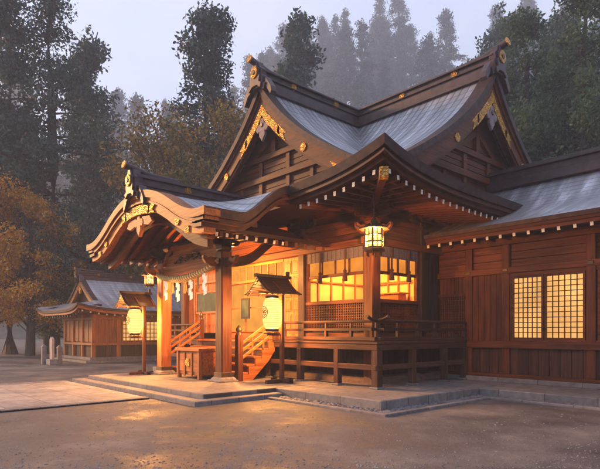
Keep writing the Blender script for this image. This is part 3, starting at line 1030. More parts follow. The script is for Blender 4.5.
# left bay: panelled wall with dark green window
a = MB(); planks_v(a, XL + .2, -10.12, WA + .08, 2.0, 4.93, .3); lb = a.build('panelled_wall', LZ, hall, bevel=0.008)
a = MB(); a.box(-12.35, -10.35, WA + .0, WA + .06, 2.92, 3.02); a.box(-12.35, -10.35, WA, WA + .06, 3.9, 4.0)
for x in (-12.35, -10.43): a.box(x, x + .08, WA, WA + .06, 3.02, 3.9)
w_ = a.build('window', LX, hall, bevel=.006); a = MB(); a.box(-12.27, -10.43, WA + .03, WA + .045, 3.02, 3.9); a.build('pane', PIC, w_)
a = MB(); a.box(-12.5, -12.4, WA - .02, WA + .06, 2.0, 4.9); a.box(-11.4, -11.3, WA - .02, WA + .06, 2.0, 2.9); a.box(-12.4, -10.2, WA - .02, WA + .06, 4.35, 4.45)
a.build('panel_rail', LX, hall, bevel=.006)
# dark wall between the corner room and the wing
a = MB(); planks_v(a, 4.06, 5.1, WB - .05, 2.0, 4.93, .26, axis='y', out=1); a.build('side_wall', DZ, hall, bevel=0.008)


# bracket sets
def bracket(x, y, z, arms, m=WX, s=1.0, parent=hall):
    b = MB()
    b.box(x - .19 * s, x + .19 * s, y - .19 * s, y + .19 * s, z + .10 * s, z + .24 * s)
    b.add([(x + a * .19 * s, y + c * .19 * s, z + .10 * s) for a, c in ((-1, -1), (1, -1), (1, 1), (-1, 1))] +
          [(x + a * .12 * s, y + c * .12 * s, z) for a, c in ((-1, -1), (1, -1), (1, 1), (-1, 1))],
          [(0, 4, 5, 1), (1, 5, 6, 2), (2, 6, 7, 3), (3, 7, 4, 0), (4, 7, 6, 5)])
    for dx, dy, L in arms:
        # boat shaped arm
        pts = [(0, .24), (0, .44), (L, .44), (L, .36), (L - .06, .29), (L - .2, .245)]
        px, py = -dy, dx
        w = .075 * s
        b.prism([(q * s, z + h * s) for q, h in pts], lambda q, h, d: (x + dx * q + px * d, y + dy * q + py * d, h), -w, w)
        ex, ey = x + dx * (L - .12) * s, y + dy * (L - .12) * s
        b.box(ex - .12 * s, ex + .12 * s, ey - .12 * s, ey + .12 * s, z + .45 * s, z + .58 * s)
    b.box(x - .12 * s, x + .12 * s, y - .12 * s, y + .12 * s, z + .443 * s, z + .583 * s)
    return b.build('bracket', m, parent, bevel=0.012)


bracket(WB, WA, 5.56, ((1, 0, .8), (-1, 0, .7), (0, -1, .8), (0, 1, .7)), WX, 1.0)
def nose(x, y, z, dx, dy, m=LX):
    """carved beam end with upturned scroll"""
    pts = [(0, -.14), (.3, -.14), (.5, -.06), (.62, .08), (.60, .20), (.50, .14), (.42, .10), (.34, .16), (0, .14)]
    b = MB(); b.prism([(q, z + h) for q, h in pts], lambda q, h, d: (x + dx * q - dy * d, y + dy * q + dx * d, h), -.075, .075)
    return b.build('beam_nose', m, hall, bevel=0.02)
nose(WB + .2, WA, 5.38, 1, 0, WX); nose(WB, WA - .2, 5.38, 0, -1, WY)
bracket(-4.52, WA - .12, 5.62, ((1, 0, .75), (-1, 0, .75)), DX, 1.0)
bracket(WB + .05, 3.88, 5.62, ((0, 1, .7), (0, -1, .7)), DX, .95)

# ------------------------------------------------------------------ porch posts and beams
PXL, PXR, PYY = -9.32, -5.05, -2.05
for x in (PXL, PXR):
    p = MB(); w = .22
    c = .05
    p.prism([(-w + c, -w), (w - c, -w), (w, -w + c), (w, w - c), (w - c, w), (-w + c, w), (-w, w - c), (-w, -w + c)],
            lambda q, r_, d: (x + q, PYY + r_, d), .50, 4.78)
    pp = p.build('porch_pillar', LZ if x == PXL else WZ, hall)
    s = MB(); s.box(x - .40, x + .40, PYY - .40, PYY + .40, .362, .42); s.lathe((x, PYY, .42), [(.46, 0), (.44, .05), (.37, .09), (.36, .10)], 4, 0, False, R(45))
    s.box(x - .245, x + .245, PYY - .245, PYY + .245, .50, .68, 1)
    s.build('pillar_base', [STONE, BRONZE], pp, bevel=0.01)
    bracket(x, PYY, 4.76, ((1, 0, .75), (-1, 0, .75), (0, -1, .6), (0, 1, .6)), DX, 1.05)
hbeam(PXL + .22, PXR - .22, PYY - .15, PYY + .15, 4.22, 4.60, LX, name='tie_beam')
nose(PXR + .22, PYY, 4.42, 1, 0, WX); nose(PXL - .22, PYY, 4.42, -1, 0); nose(PXR, PYY - .22, 4.42, 0, -1, WY); nose(PXL, PYY - .22, 4.42, 0, -1, LY)
hbeam(PXL - 1.75, PXR + 1.75, PYY - .13, PYY + .13, 5.12 + .25, 5.40 + .15, DX, name='head_beam')
hbeam(PXL - 1.5, PXL - 1.25, -3.6, 1.1, 5.05, 5.30, DY, name='purlin'); hbeam(PXR + 1.25, PXR + 1.5, -3.6, 1.1, 5.05, 5.30, DY, name='purlin')
hbeam(PCX - .13, PCX + .13, -3.7, 1.1, 5.86, 6.1, DY, name='purlin')
# front arched tympanum with carving
tp = MB()
N = 24
arch = [(1.95 * math.cos(t), 4.62 + .92 * math.sin(t)) for t in lin(math.pi, 0, N)]
tp.prism(arch, lambda q, h, d: (PCX - .13 + q, PYY + d, h), -.03, .05, 0)
ty = tp.build('tympanum', LX, hall)
tp = MB()
for i in range(N - 1):
    p0, p1 = arch[i], arch[i + 1]
    tp.bar((PCX - .13 + p0[0], PYY - .05, p0[1]), (PCX - .13 + p1[0], PYY - .05, p1[1]), .16, .14)
tp.build('arch_rim', LX, ty)
cv = MB()
for k in range(46):
    t = rnd.uniform(-1, 1); h = rnd.uniform(0, .36) * (1 - abs(t) ** 1.5)
    x = PCX - .13 + t * 1.05; z = 4.72 + h
    q = rnd.uniform(.05, .10); a0 = rnd.random() * 3
    cv.tube([(x - q * math.cos(a0), PYY - .07, z - q * math.sin(a0) * .6), (x, PYY - .11, z), (x + q * math.cos(a0), PYY - .07, z + q * math.sin(a0) * .6)], [.02, .055, .02], 6)
cv.build('carving', BRONZE, ty)


# curved tie from porch pillar to the hall (rainbow beam)
def rainbow(x, ztab, m, parent=hall):
    b = MB(); top = []; bot = []
    for t in lin(0, 1, 26):
        z = interp(ztab, t); y = PYY + .2 + (WA - PYY - .25) * t
        top.append((y, z + .17)); bot.append((y, z - .17))
    b.prism(top + bot[::-1], lambda p, q, d: (x + d, p, q), -.13, .13)
    return b.build('rainbow_beam', m, parent, bevel=0.02)
zt = [(0, 4.50), (.15, 4.52), (.35, 4.75), (.55, 5.22), (.72, 5.58), (.86, 5.62), (1, 5.42)]
rainbow(PXR + .02, zt, DY); rainbow(PXL - .02, zt, DY)

# ------------------------------------------------------------------ veranda
ver = None
def deck(x0, x1, y0, y1, along):
    d = MB()
    if along == 'x':
        y = y0
        while y < y1 - .02:
            d.box(x0, x1, y, min(y + .19, y1), ZD - .06, ZD - rnd.uniform(0, .006)); y += .2
    else:
        x = x0
        while x < x1 - .02:
            d.box(x, min(x + .19, x1), y0, y1, ZD - .06, ZD - rnd.uniform(0, .006)); x += .2
    return d.build('veranda_deck', GX if along == 'x' else GY, hall, bevel=.006)
dk = deck(XL, 0.06, -.06, WA - .1, 'x')
dk2 = deck(WB + .1, 0.06, WA - .1, 5.0, 'y')
hbeam(XL, .03, -.03, .13, 1.50, ZD - .062, GX, name='deck_beam'); hbeam(-.13, .03, .131, 5.0, 1.50, ZD - .062, GY, name='deck_beam')
hbeam(XL, .12, -.06, .06, 0.90, 1.07, GX, name='brace_beam'); hbeam(-.06, .06, -.12, 5.0, .903, 1.067, GY, name='brace_beam')


def vpost(x, y, w=.2, z0=.354, z1=1.50, m=GZ, name='veranda_post'):
    p = MB(); p.box(x - w / 2, x + w / 2, y - w / 2, y + w / 2, z0, z1)
    p.box(x - w / 2 - .05, x + w / 2 + .05, y - w / 2 - .05, y + w / 2 + .05, z0, z0 + .06, 1)
    return p.build(name, [m, STONED], hall, bevel=0.012)
vp0 = None
for (x, y) in ((-3.42, 0.03), (-1.64, .03), (-.02, .02), (-.03, 1.79), (-.03, 3.6), (-.03, 4.85), (-10.3, .03), (-11.8, .03), (-13.2, .03), (-9.2, .03), (-7.2, .03), (-5.3, .03)):
    vpost(x, y, .24 if abs(x) < .1 and y < .1 else .2)


def railing(x0, x1, y0, y1, posts, ext0=0, ext1=0, name='railing'):
    """level balustrade from (x0,y0) to (x1,y1)"""
    d = Vector((x1 - x0, y1 - y0, 0)); L = d.length; d.normalize()
    m = GX if abs(d.x) > .5 else GY
    b = MB()
    P = lambda s, z: (x0 + d.x * s, y0 + d.y * s, z)
    pts = [P(-ext0, 2.50), P(-ext0 * .55, 2.42), P(0, 2.38)] if ext0 else [P(0, 2.38)]
    pts += [P(L, 2.38), P(L + ext1 * .55, 2.42), P(L + ext1, 2.50)] if ext1 else [P(L, 2.38)]
    b.tube(pts, .052, 8, 0, True, False)
    b.bar(P(-ext0 * .7, 2.13), P(L + ext1 * .7, 2.13), .06, .085)
    b.bar(P(-ext0 * .4, 1.845), P(L + ext1 * .4, 1.845), .10, .11)
    r_ = b.build(name, m, hall, bevel=0.008)
    p = MB()
    for s in posts:
        q = P(s, 0); p.box(q[0] - .05, q[0] + .05, q[1] - .05, q[1] + .05, 1.9, 2.09); p.box(q[0] - .035, q[0] + .035, q[1] - .035, q[1] + .035, 2.17, 2.34)
    p.build_pieces('baluster', GZ, r_, bevel=.006)
    return r_
railing(-4.35, -.02, .02, .02, (.1, 1.1, 2.2, 3.3, 4.30), 0, .42)
railing(-.02, -.02, .02, 5.0, (.03, 1.0, 2.0, 3.0, 3.95, 4.85), .42, 0)
railing(XL, -10.05, .02, .02, (.1, 1.1, 2.2, 3.1))
MET = MB()
for dx, dy in ((.42, 0), (0, -.42)):
    MET.tube([(-.02 + dx * .95, .02 + dy * .95, 2.494), (-.02 + dx * 1.06, .02 + dy * 1.06, 2.512)], .06, 8)
MET.build_pieces('rail_cap', BRONZE, hall)

# stairs with sloped side rails
st = MB(); n = 5; rise = (ZD - .362) / n; run = .30
for k in range(n):
    y0 = -1.52 + k * run
    st.box(-9.75, -4.85, y0, y0 + run + .05, .362 + rise * (k + 1) - .07, .362 + rise * (k + 1))
    st.box(-9.75, -4.85, y0 + .04, y0 + .07, .362 + rise * k, .362 + rise * (k + 1) - .07, 1)
stairs = st.build('stairs', [LX, WX], hall, bevel=.008)
for x in (-4.75, -9.87):
    c = MB()
    saw = [(-1.46, .362)]
    for k in range(n):
        saw += [(-1.46 + k * run, .362 + rise * (k + 1) - .075), (-1.46 + (k + 1) * run, .362 + rise * (k + 1) - .075)]
    saw += [(.0, 1.36), (-.28, 1.0), (-1.0, .362)]
    c.prism(saw, lambda p, q, d: (x + (.1 if x > -7 else -.1) * -1 + d, p, q), -.05, .05)
    c.build('stair_stringer', LY, stairs)
    def newel(y, z0, z1, big=.1):
        q = MB(); q.box(x - big, x + big, y - big, y + big, z0, z1)
        q.lathe((x, y, z1), [(big * 1.05, 0), (big * 1.05, .05), (big * .7, .08), (big * 1.0, .14), (big * 1.05, .2), (big * .7, .27), (big * .15, .34)], 12, 1)
        q.build('newel_post', [WZ, BRONZE], stairs, bevel=.01)
    newel(-1.62, .362, 1.95, .105); newel(0.0, ZD, 2.60, .09)
    r_ = MB()
    for z in (.55, .30, 0.05):
        r_.bar((x, -1.55, 1.62 + z - .55), (x, -.05, 2.50 + z - .55 + .03), .075, .085)
    for t in (.33, .66):
        y = -1.55 + 1.5 * t; zb = 1.10 + .90 * t; r_.box(x - .03, x + .03, y - .03, y + .03, zb - .2, zb + .5)
    r_.build('stair_rail', LY, stairs, bevel=.008)

# ------------------------------------------------------------------ right wing
wing = thing('side_hall', 'low timber side hall with glowing lattice windows adjoining the big hall on the right',
             'building', (6, 6, G))
WY0 = 5.1; WX1 = 22.0
WP = [(3.9, 5.50), (5.2, 5.97), (6.6, 6.58), (8.2, 7.85)]
def wprof(y): return interp(WP, y if y <= 8.2 else 16.4 - y)
a = MB(); rows = []; uvs = []
ysw = lin(3.9, 12.5, 31)
for y in ysw:
    rows.append([(x, y, wprof(y)) for x in lin(WB, WX1, 40)]); uvs.append([(x, y * 1.2) for x in lin(WB, WX1, 40)])
a.grid(rows, 0, uvs); wr = a.build('roof', ROOF2, wing)
a = MB()
pth = [(x, 3.9, 5.50) for x in lin(WX1, WB, 20)]
a.sweep(pth, [(-.03, .03), (.25, .03), (.3, -.09), (.0, -.10)], -1, 0)
a.sweep(pth, [(.06, -.10), (.4, -.08), (.4, -.19), (.06, -.20)], -1, 1)
a.sweep(pth, [(.12, -.20), (.5, -.17), (.5, -.29), (.12, -.31)], -1, 1)
a.build('eave_edge', [EDGE, WX], wr)
a = MB(); a.grid([[(x, y, z) for x in lin(WB, WX1, 4)] for y, z in ((4.1, 5.27), (5.2, 5.55))], 0, None, False); a.build('soffit', WX, wr)
rb = MB(); rb.bar((0, 0, 0), (0, 1.1, .2), .09, .11, 0, capm=1); r0 = None
x = -.95
while x < 8:
    if r0 is None:
        r0 = rb.build('rafter', [WY, WHITE], wr, origin=(0, 0, 0)); r0.location = Vector((x, 4.03, 5.14)) - WL[wr.name]; WL[r0.name] = Vector((x, 4.03, 5.14))
    else: place(r0, wr, (x, 4.03, 5.14))
    x += .455
a = MB()
for (w, z0, z1) in ((.34, 7.75, 8.1), (.24, 8.1, 8.36), (.36, 8.36, 8.46), (.22, 8.46, 8.56)):
    a.box(WB - 1.5, WX1, 8.2 - w, 8.2 + w, z0, z1)
a.build('ridge', RIDGE, wr, bevel=.012)
# wall
def wbeam(x0, x1, z0, z1, d, m=WX, name='beam'):
    b = MB(); b.box(x0, x1, WY0 - d, WY0 + .12, z0, z1); return b.build(name, m, wing, bevel=.012)
wbeam(WB, WX1, 4.04, 4.25, .12); wbeam(WB, WX1, 5.02, 5.3, .10); wbeam(WB, WX1, 1.50, 1.74, .14); wbeam(WB, WX1, .50, .62, .12)
def wpost(x, w=.27, z0=.62, z1=5.02):
    p = MB(); p.box(x - w / 2, x + w / 2, WY0 - .10, WY0 + .14, z0, z1); p.build('post', WZ, wing, bevel=.015)
    s = MB(); s.box(x - .09, x + .09, WY0 - .15, WY0 - .12, 4.09, 4.21); s.build('nail_cover', BRONZE, wing, bevel=.02)
for x in (.09, 1.47, 4.15, 6.9, 9.65, 12.4): wpost(x)
a = MB(); planks_h(a, WB, WX1, WY0 + .02, 4.25, 5.02, .26); a.build('upper_wall', WX, wing, bevel=.008)
a = MB(); planks_v(a, .22, 1.34, WY0 - .02, 1.74, 4.04, .23); a.build('plank_wall', WZ, wing, bevel=.008)
a = MB(); planks_v(a, WB, WX1, WY0 + .0, .62, 1.50, .34); a.build('skirt_wall', GZ, wing, bevel=.008)
a = MB(); a.box(WB, WX1, WY0 - .25, WY0 + .1, .345, .50); a.build('stone_sill', STONE, wing, bevel=.015)
a = MB(); a.box(XL, WX1, WY0 + .15, WY0 + .25, .4, 5.4); a.box(WX1 - .2, WX1, WY0 + .25, 11.2, .4, 5.4); a.box(1, WX1, 11.2, 11.4, .4, 5.4); a.build('inner_wall', DX, wing) if False else None
b_ = MB(); b_.box(.0, WX1, 11.2, 11.4, .4, 5.4); b_.box(WX1 - .2, WX1, WY0 + .2, 11.2, .4, 6.8); b_.build('rear_wall', DX, wing)
# left lattice panel
a = MB(); planks_v(a, WB + .05, -.05, WY0 - .0, 3.45, 4.04, .16); a.box(WB, -.04, WY0 - .05, WY0 + .05, 3.35, 3.45)
a.build('plank_wall', WZ, wing, bevel=.006)
a = MB(); a.box(WB + .05, -.04, WY0 + .02, WY0 + .06, 1.74, 3.35, 1)
for k in range(13): a.box(WB + .06 + k * .09, WB + .09 + k * .09, WY0 - .02, WY0 + .02, 1.74, 3.35)
for k in range(18): a.box(WB + .05, -.05, WY0 - .015, WY0 + .015, 1.76 + k * .09, 1.785 + k * .09)
a.build('lattice_panel', [WX, DZ], wing)
# lit lattice windows
def wwin(x0, x1):
    z0, z1 = 1.80, 3.92; f = MB(); t = .07
    f.box(x0, x0 + t, WY0 - .05, WY0 + .06, z0, z1); f.box(x1 - t, x1, WY0 - .05, WY0 + .06, z0, z1)
    f.box(x0 + t, x1 - t, WY0 - .05, WY0 + .06, z0, z0 + t); f.box(x0 + t, x1 - t, WY0 - .05, WY0 + .06, z1 - t, z1)
    nx, nz = 6, 12
    for k in range(1, nx):
        x = x0 + t + (x1 - x0 - 2 * t) * k / nx; f.box(x - .013, x + .013, WY0 - .02, WY0 + .02, z0 + t, z1 - t)
    for k in range(1, nz):
        z = z0 + t + (z1 - z0 - 2 * t) * k / nz; f.box(x0 + t, x1 - t, WY0 - .016, WY0 + .016, z - .012, z + .012)
    w = f.build('window', WX, wing, bevel=.004)
    p = MB(); p.box(x0 + t, x1 - t, WY0 + .03, WY0 + .04, z0 + t, z1 - t); p.build('pane', SHOJI, w)
for (x0, x1) in ((1.66, 2.72), (2.74, 3.98), (4.32, 5.5), (5.52, 6.74), (7.05, 8.2)): wwin(x0, x1)
a = MB(); a.box(1.605, 1.66, WY0 - .06, WY0 + .08, 1.74, 4.04); a.box(1.66, WX1, WY0 - .06, WY0 + .08, 3.92, 4.04); a.box(1.66, WX1, WY0 - .06, WY0 + .08, 1.74, 1.80)
a.box(8.2, WX1, WY0, WY0 + .1, 1.8, 3.92)
a.build('window_surround', WX, wing, bevel=.006)

# ------------------------------------------------------------------ small hall on the left
sm = thing('small_shrine_hall', 'small far shrine building with blue grey roof and lit lattice window left of the porch',
           'shrine', (-26, 5, G))
SX0, SX1, SY0, SY1 = -28.6, -23.4, .35, 11.5
SCX = (SX0 + SX1) / 2
ES = 1.55
SP = [(0, 5.75), (.6, 5.30), (1.3, 4.78), (2.2, 4.22), (3.2, 3.72), (4.15, 3.42)]
def sprof(d): return interp(SP, abs(d))
HW = (SX1 - SX0) / 2 + ES
def s_up(a, b): return .38 * a ** 5 * b
SYC = (SY0 + SY1) / 2; HL = (SY1 - SY0) / 2 + ES; SG = HL - 1.6     # gable plane distance along y
a = MB()
for sd in (-1, 1):     # long slopes
    rows = []; uvs = []
    for d in lin(0, HW, 16):
        row = []; uvr = []
        for t in lin(-1, 1, 31):
            lim = SG if d < HW - 1.6 else HL - (HW - d)
            y = t * lim
            z = sprof(d) + (s_up(abs(t), max(0, (d - 2.4) / (HW - 2.4))) if d > 2.4 else 0)
            row.append((SCX + sd * d, SYC + y, z)); uvr.append((y, d * 1.2))
        rows.append(row); uvs.append(uvr)
    a.grid(rows, 0, uvs)
for sd in (-1, 1):     # hip ends
    rows = []; uvs = []
    for q in lin(HL - 1.6, HL, 8):
        dd = HW - (HL - q); row = []; uvr = []
        for t in lin(-1, 1, 21):
            row.append((SCX + t * dd, SYC + sd * q, sprof(dd) + s_up(abs(t), max(0, (dd - 2.4) / (HW - 2.4))))); uvr.append((t * dd, q * 1.2))
        rows.append(row); uvs.append(uvr)
    a.grid(rows, 0, uvs)
srf = a.build('roof', ROOF2, sm)
a = MB()
cor = [(SCX - HW, SYC - HL), (SCX + HW, SYC - HL), (SCX + HW, SYC + HL), (SCX - HW, SYC + HL)]
pth = []
for i in range(4):
    (x0, y0), (x1, y1) = cor[i], cor[(i + 1) % 4]
    for t in lin(-1, 1, 22)[:-1]:
        pth.append((x0 + (x1 - x0) * (t + 1) / 2, y0 + (y1 - y0) * (t + 1) / 2, sprof(HW) + s_up(abs(t), 1)))
a.sweep(pth, [(-.02, .03), (.2, .03), (.25, -.12), (.0, -.13)], 1, 0, closed=True)
a.sweep(pth, [(.08, -.13), (.3, -.1), (.3, -.26), (.08, -.28)], 1, 1, closed=True)
a.build('eave_edge', [EDGE, LX], srf)
a = MB(); a.sweep(pth, [(.2, -.2), (ES + .1, .12), (ES + .1, .05), (.2, -.26)], 1, 0, closed=True); a.build('soffit', WX, srf)
a = MB()
k = 0
y = SYC - HL + .4
while y < SYC + HL - .3:
    t = abs(y - SYC) / HL; a.bar((SCX + HW - .25, y, sprof(HW) - .36 + s_up(t, 1)), (SX1, y, sprof(HW) - .16), .1, .1, 0, capm=1); y += .5
x = SCX - HW + .4
while x < SCX + HW - .3:
    t = abs(x - SCX) / HW; a.bar((x, SYC - HL + .25, sprof(HW) - .36 + s_up(t, 1)), (x, SY0, sprof(HW) - .16), .1, .1, 0, capm=1); x += .5
a.build_pieces('rafter', [WX, WHITE], srf)
fnS = lambda q, z, d: (SCX + q, SYC - SG + d, z)
a = MB(); band(a, 2.5, sprof, fnS, -.05, .3, -.04, .12, 0, 20); band(a, 2.45, sprof, fnS, .02, .2, .12, .42, 1, 20)
a.build('bargeboard', [EDGE, LX], srf)
a = MB(); hb_ = HW - 1.6
a.prism([(-hb_, sprof(hb_) - .1)] + [(q, max(sprof(hb_), sprof(q) - .15)) for q in lin(-hb_, hb_, 25)] + [(hb_, sprof(hb_) - .1)], fnS, .5, .6); a.build('gable_wall', WZ, sm)
fnS2 = lambda q, z, d: (SCX + q, SYC + SG - d, z)
a = MB(); a.prism([(-hb_, sprof(hb_) - .1)] + [(q, max(sprof(hb_), sprof(q) - .15)) for q in lin(-hb_, hb_, 25)] + [(hb_, sprof(hb_) - .1)], fnS2, .3, .4); a.build('gable_wall', WZ, sm)
a = MB(); gegyo(a, fnS, sprof(0) - .85, .0, .1, .55); a.build('gable_pendant', GOLD, srf)
ridge('ridge', fnS, 5.70, .42, -.05, 2 * SG + .05, .42, .55, srf, (1.2, 3.5))
# body
a = MB(); a.box(SX0 - .7, SX1 + .7, SY0 - .7, SY1 + .7, G, G + .16); a.box(SX0 - .3, SX1 + .3, SY0 - .3, SY1 + .3, G + .16, G + .34); a.build('stone_base', STONE, sm, bevel=.02)
a = MB()
planks_v(a, SX0, SX1, SY0 + .06, 1.35, 3.3, .35); planks_v(a, SY0, SY1, SX1 - .06, 1.35, 3.3, .35, axis='y', out=1)
a.box(SX0, SX0 + .1, SY0, SY1, .4, 3.4); a.box(SX0, SX1, SY1 - .1, SY1, .4, 3.4)
a.build('wall', LZ, sm, bevel=.006)
a = MB()
planks_v(a, SX0, SX1, SY0 + .03, .44, 1.2, .4); planks_v(a, SY0, SY1, SX1 - .03, .44, 1.2, .4, axis='y', out=1); a.build('lower_wall', GZ, sm, bevel=.006)
for (x, y) in [(SX0, SY0), (SX0 + 1.75, SY0), (SX1 - 1.75, SY0), (SX1, SY0), (SX1, SY0 + 1.6), (SX1, SY0 + 4.9), (SX1, SY0 + 8.2)]:
    p = MB(); p.box(x - .12, x + .12, y - .12, y + .12, .44, 3.4); p.build('post', LZ, sm, bevel=.01)
a = MB()
for (z0, z1, d) in ((1.2, 1.36, .16), (2.85, 3.0, .10), (3.2, 3.42, .14)):
    a.box(SX0 - .3, SX1 + .2, SY0 - d, SY0 + .05, z0, z1); a.box(SX1 - .05, SX1 + d, SY0 + .06, SY1, z0 + .002, z1 - .002)
a.build('beam', LX, sm, bevel=.01)
f = MB(); y0, y1, z0, z1 = SY0 + 1.85, SY0 + 4.7, 1.42, 2.82
f.box(SX1 - .04, SX1 + .06, y0, y0 + .08, z0, z1); f.box(SX1 - .04, SX1 + .06, y1 - .08, y1, z0, z1); f.box(SX1 - .04, SX1 + .06, y0 + .08, y1 - .08, z1 - .08, z1); f.box(SX1 - .04, SX1 + .06, y0 + .08, y1 - .08, z0, z0 + .08)
for k in range(1, 10): f.box(SX1 - .02, SX1 + .03, y0 + (y1 - y0) * k / 10 - .022, y0 + (y1 - y0) * k / 10 + .022, z0 + .08, z1 - .08)
for k in range(1, 5): f.box(SX1 - .02, SX1 + .027, y0 + .08, y1 - .08, z0 + (z1 - z0) * k / 5 - .02, z0 + (z1 - z0) * k / 5 + .02)
w = f.build('window', LZ, sm); p = MB(); p.box(SX1 - .025, SX1 - .0, y0 + .08, y1 - .08, z0 + .08, z1 - .08); p.build('pane', SHOJI2, w)
f = MB()
for k in range(3):
    x = SX0 + .2 + k * 1.75; f.box(x, x + 1.4, SY0 - .03, SY0 + .05, 1.42, 2.8); f.box(x + .66, x + .74, SY0 - .06, SY0 - .03, 1.42, 2.8)
f.build('door_panel', LZ, sm, bevel=.01)

# ------------------------------------------------------------------ offering box
bx = thing('offering_box', 'wooden offertory box with slatted top and gilt crest at the foot of the stairs', 'offering box', (-6.87, -1.95, .362))
X0, X1, Y0, Y1 = -7.68, -6.06, -2.40, -1.48
a = MB(); a.box(X0 + .05, X1 - .05, Y0 + .05, Y1 - .05, .50, 1.36)
a.box(X0 + .12, X1 - .12, Y0 + .03, Y0 + .05, .62, 1.28)
a.build('box_body', LX, bx, bevel=.01)
for (x, y) in ((X0, Y0), (X1 - .14, Y0), (X0, Y1 - .14), (X1 - .14, Y1 - .14)):
    a = MB(); a.box(x, x + .14, y, y + .14, .362, 1.38); a.build('leg', LZ, bx, bevel=.01)
a = MB()
for x in (X0 + .5, X1 - .62): a.box(x, x + .12, Y0 + .0, Y0 + .04, .45, 1.3)
a.build_pieces('front_stile', LZ, bx, bevel=.008)
a = MB(); a.box(X0 - .05, X1 + .05, Y0 - .05, Y0 + .06, 1.36, 1.47); a.box(X0 - .05, X1 + .05, Y1 - .06, Y1 + .05, 1.36, 1.47)
a.box(X0 - .05, X0 + .07, Y0 + .06, Y1 - .06, 1.362, 1.468); a.box(X1 - .07, X1 + .05, Y0 + .06, Y1 - .06, 1.362, 1.468)
k = X0 + .14
while k < X1 - .12: a.box(k, k + .05, Y0 + .06, Y1 - .06, 1.385, 1.44); k += .11
a.build('slatted_top', LX, bx, bevel=.008)
a = MB(); fb = lambda q, h, d: ((X0 + X1) / 2 + q, Y0 + d, h)
disc(a, fb, 0, .95, -.015, .03, .16, 0, 20); disc(a, fb, 0, .95, -.025, -.015, .06, 0, 10)
for k in range(8): t = k * math.pi / 4; disc(a, fb, .105 * math.cos(t), .95 + .105 * math.sin(t), -.022, -.015, .035, 0, 8)
a.build('crest', GOLD, bx)


# ------------------------------------------------------------------ lanterns
def point_light(name, loc, power, col, rad, parent=None):
    l = bpy.data.lights.new(name, 'POINT'); l.energy = power; l.color = col; l.shadow_soft_size = rad
    o = bpy.data.objects.new(name, l); COL.objects.link(o)
    if parent:
        o.parent = parent; o.location = Vector(loc) - WL[parent.name]
    else: o.location = loc
    WL[o.name] = Vector(loc)
    return o


WARM = (1.0, 0.42, 0.10)


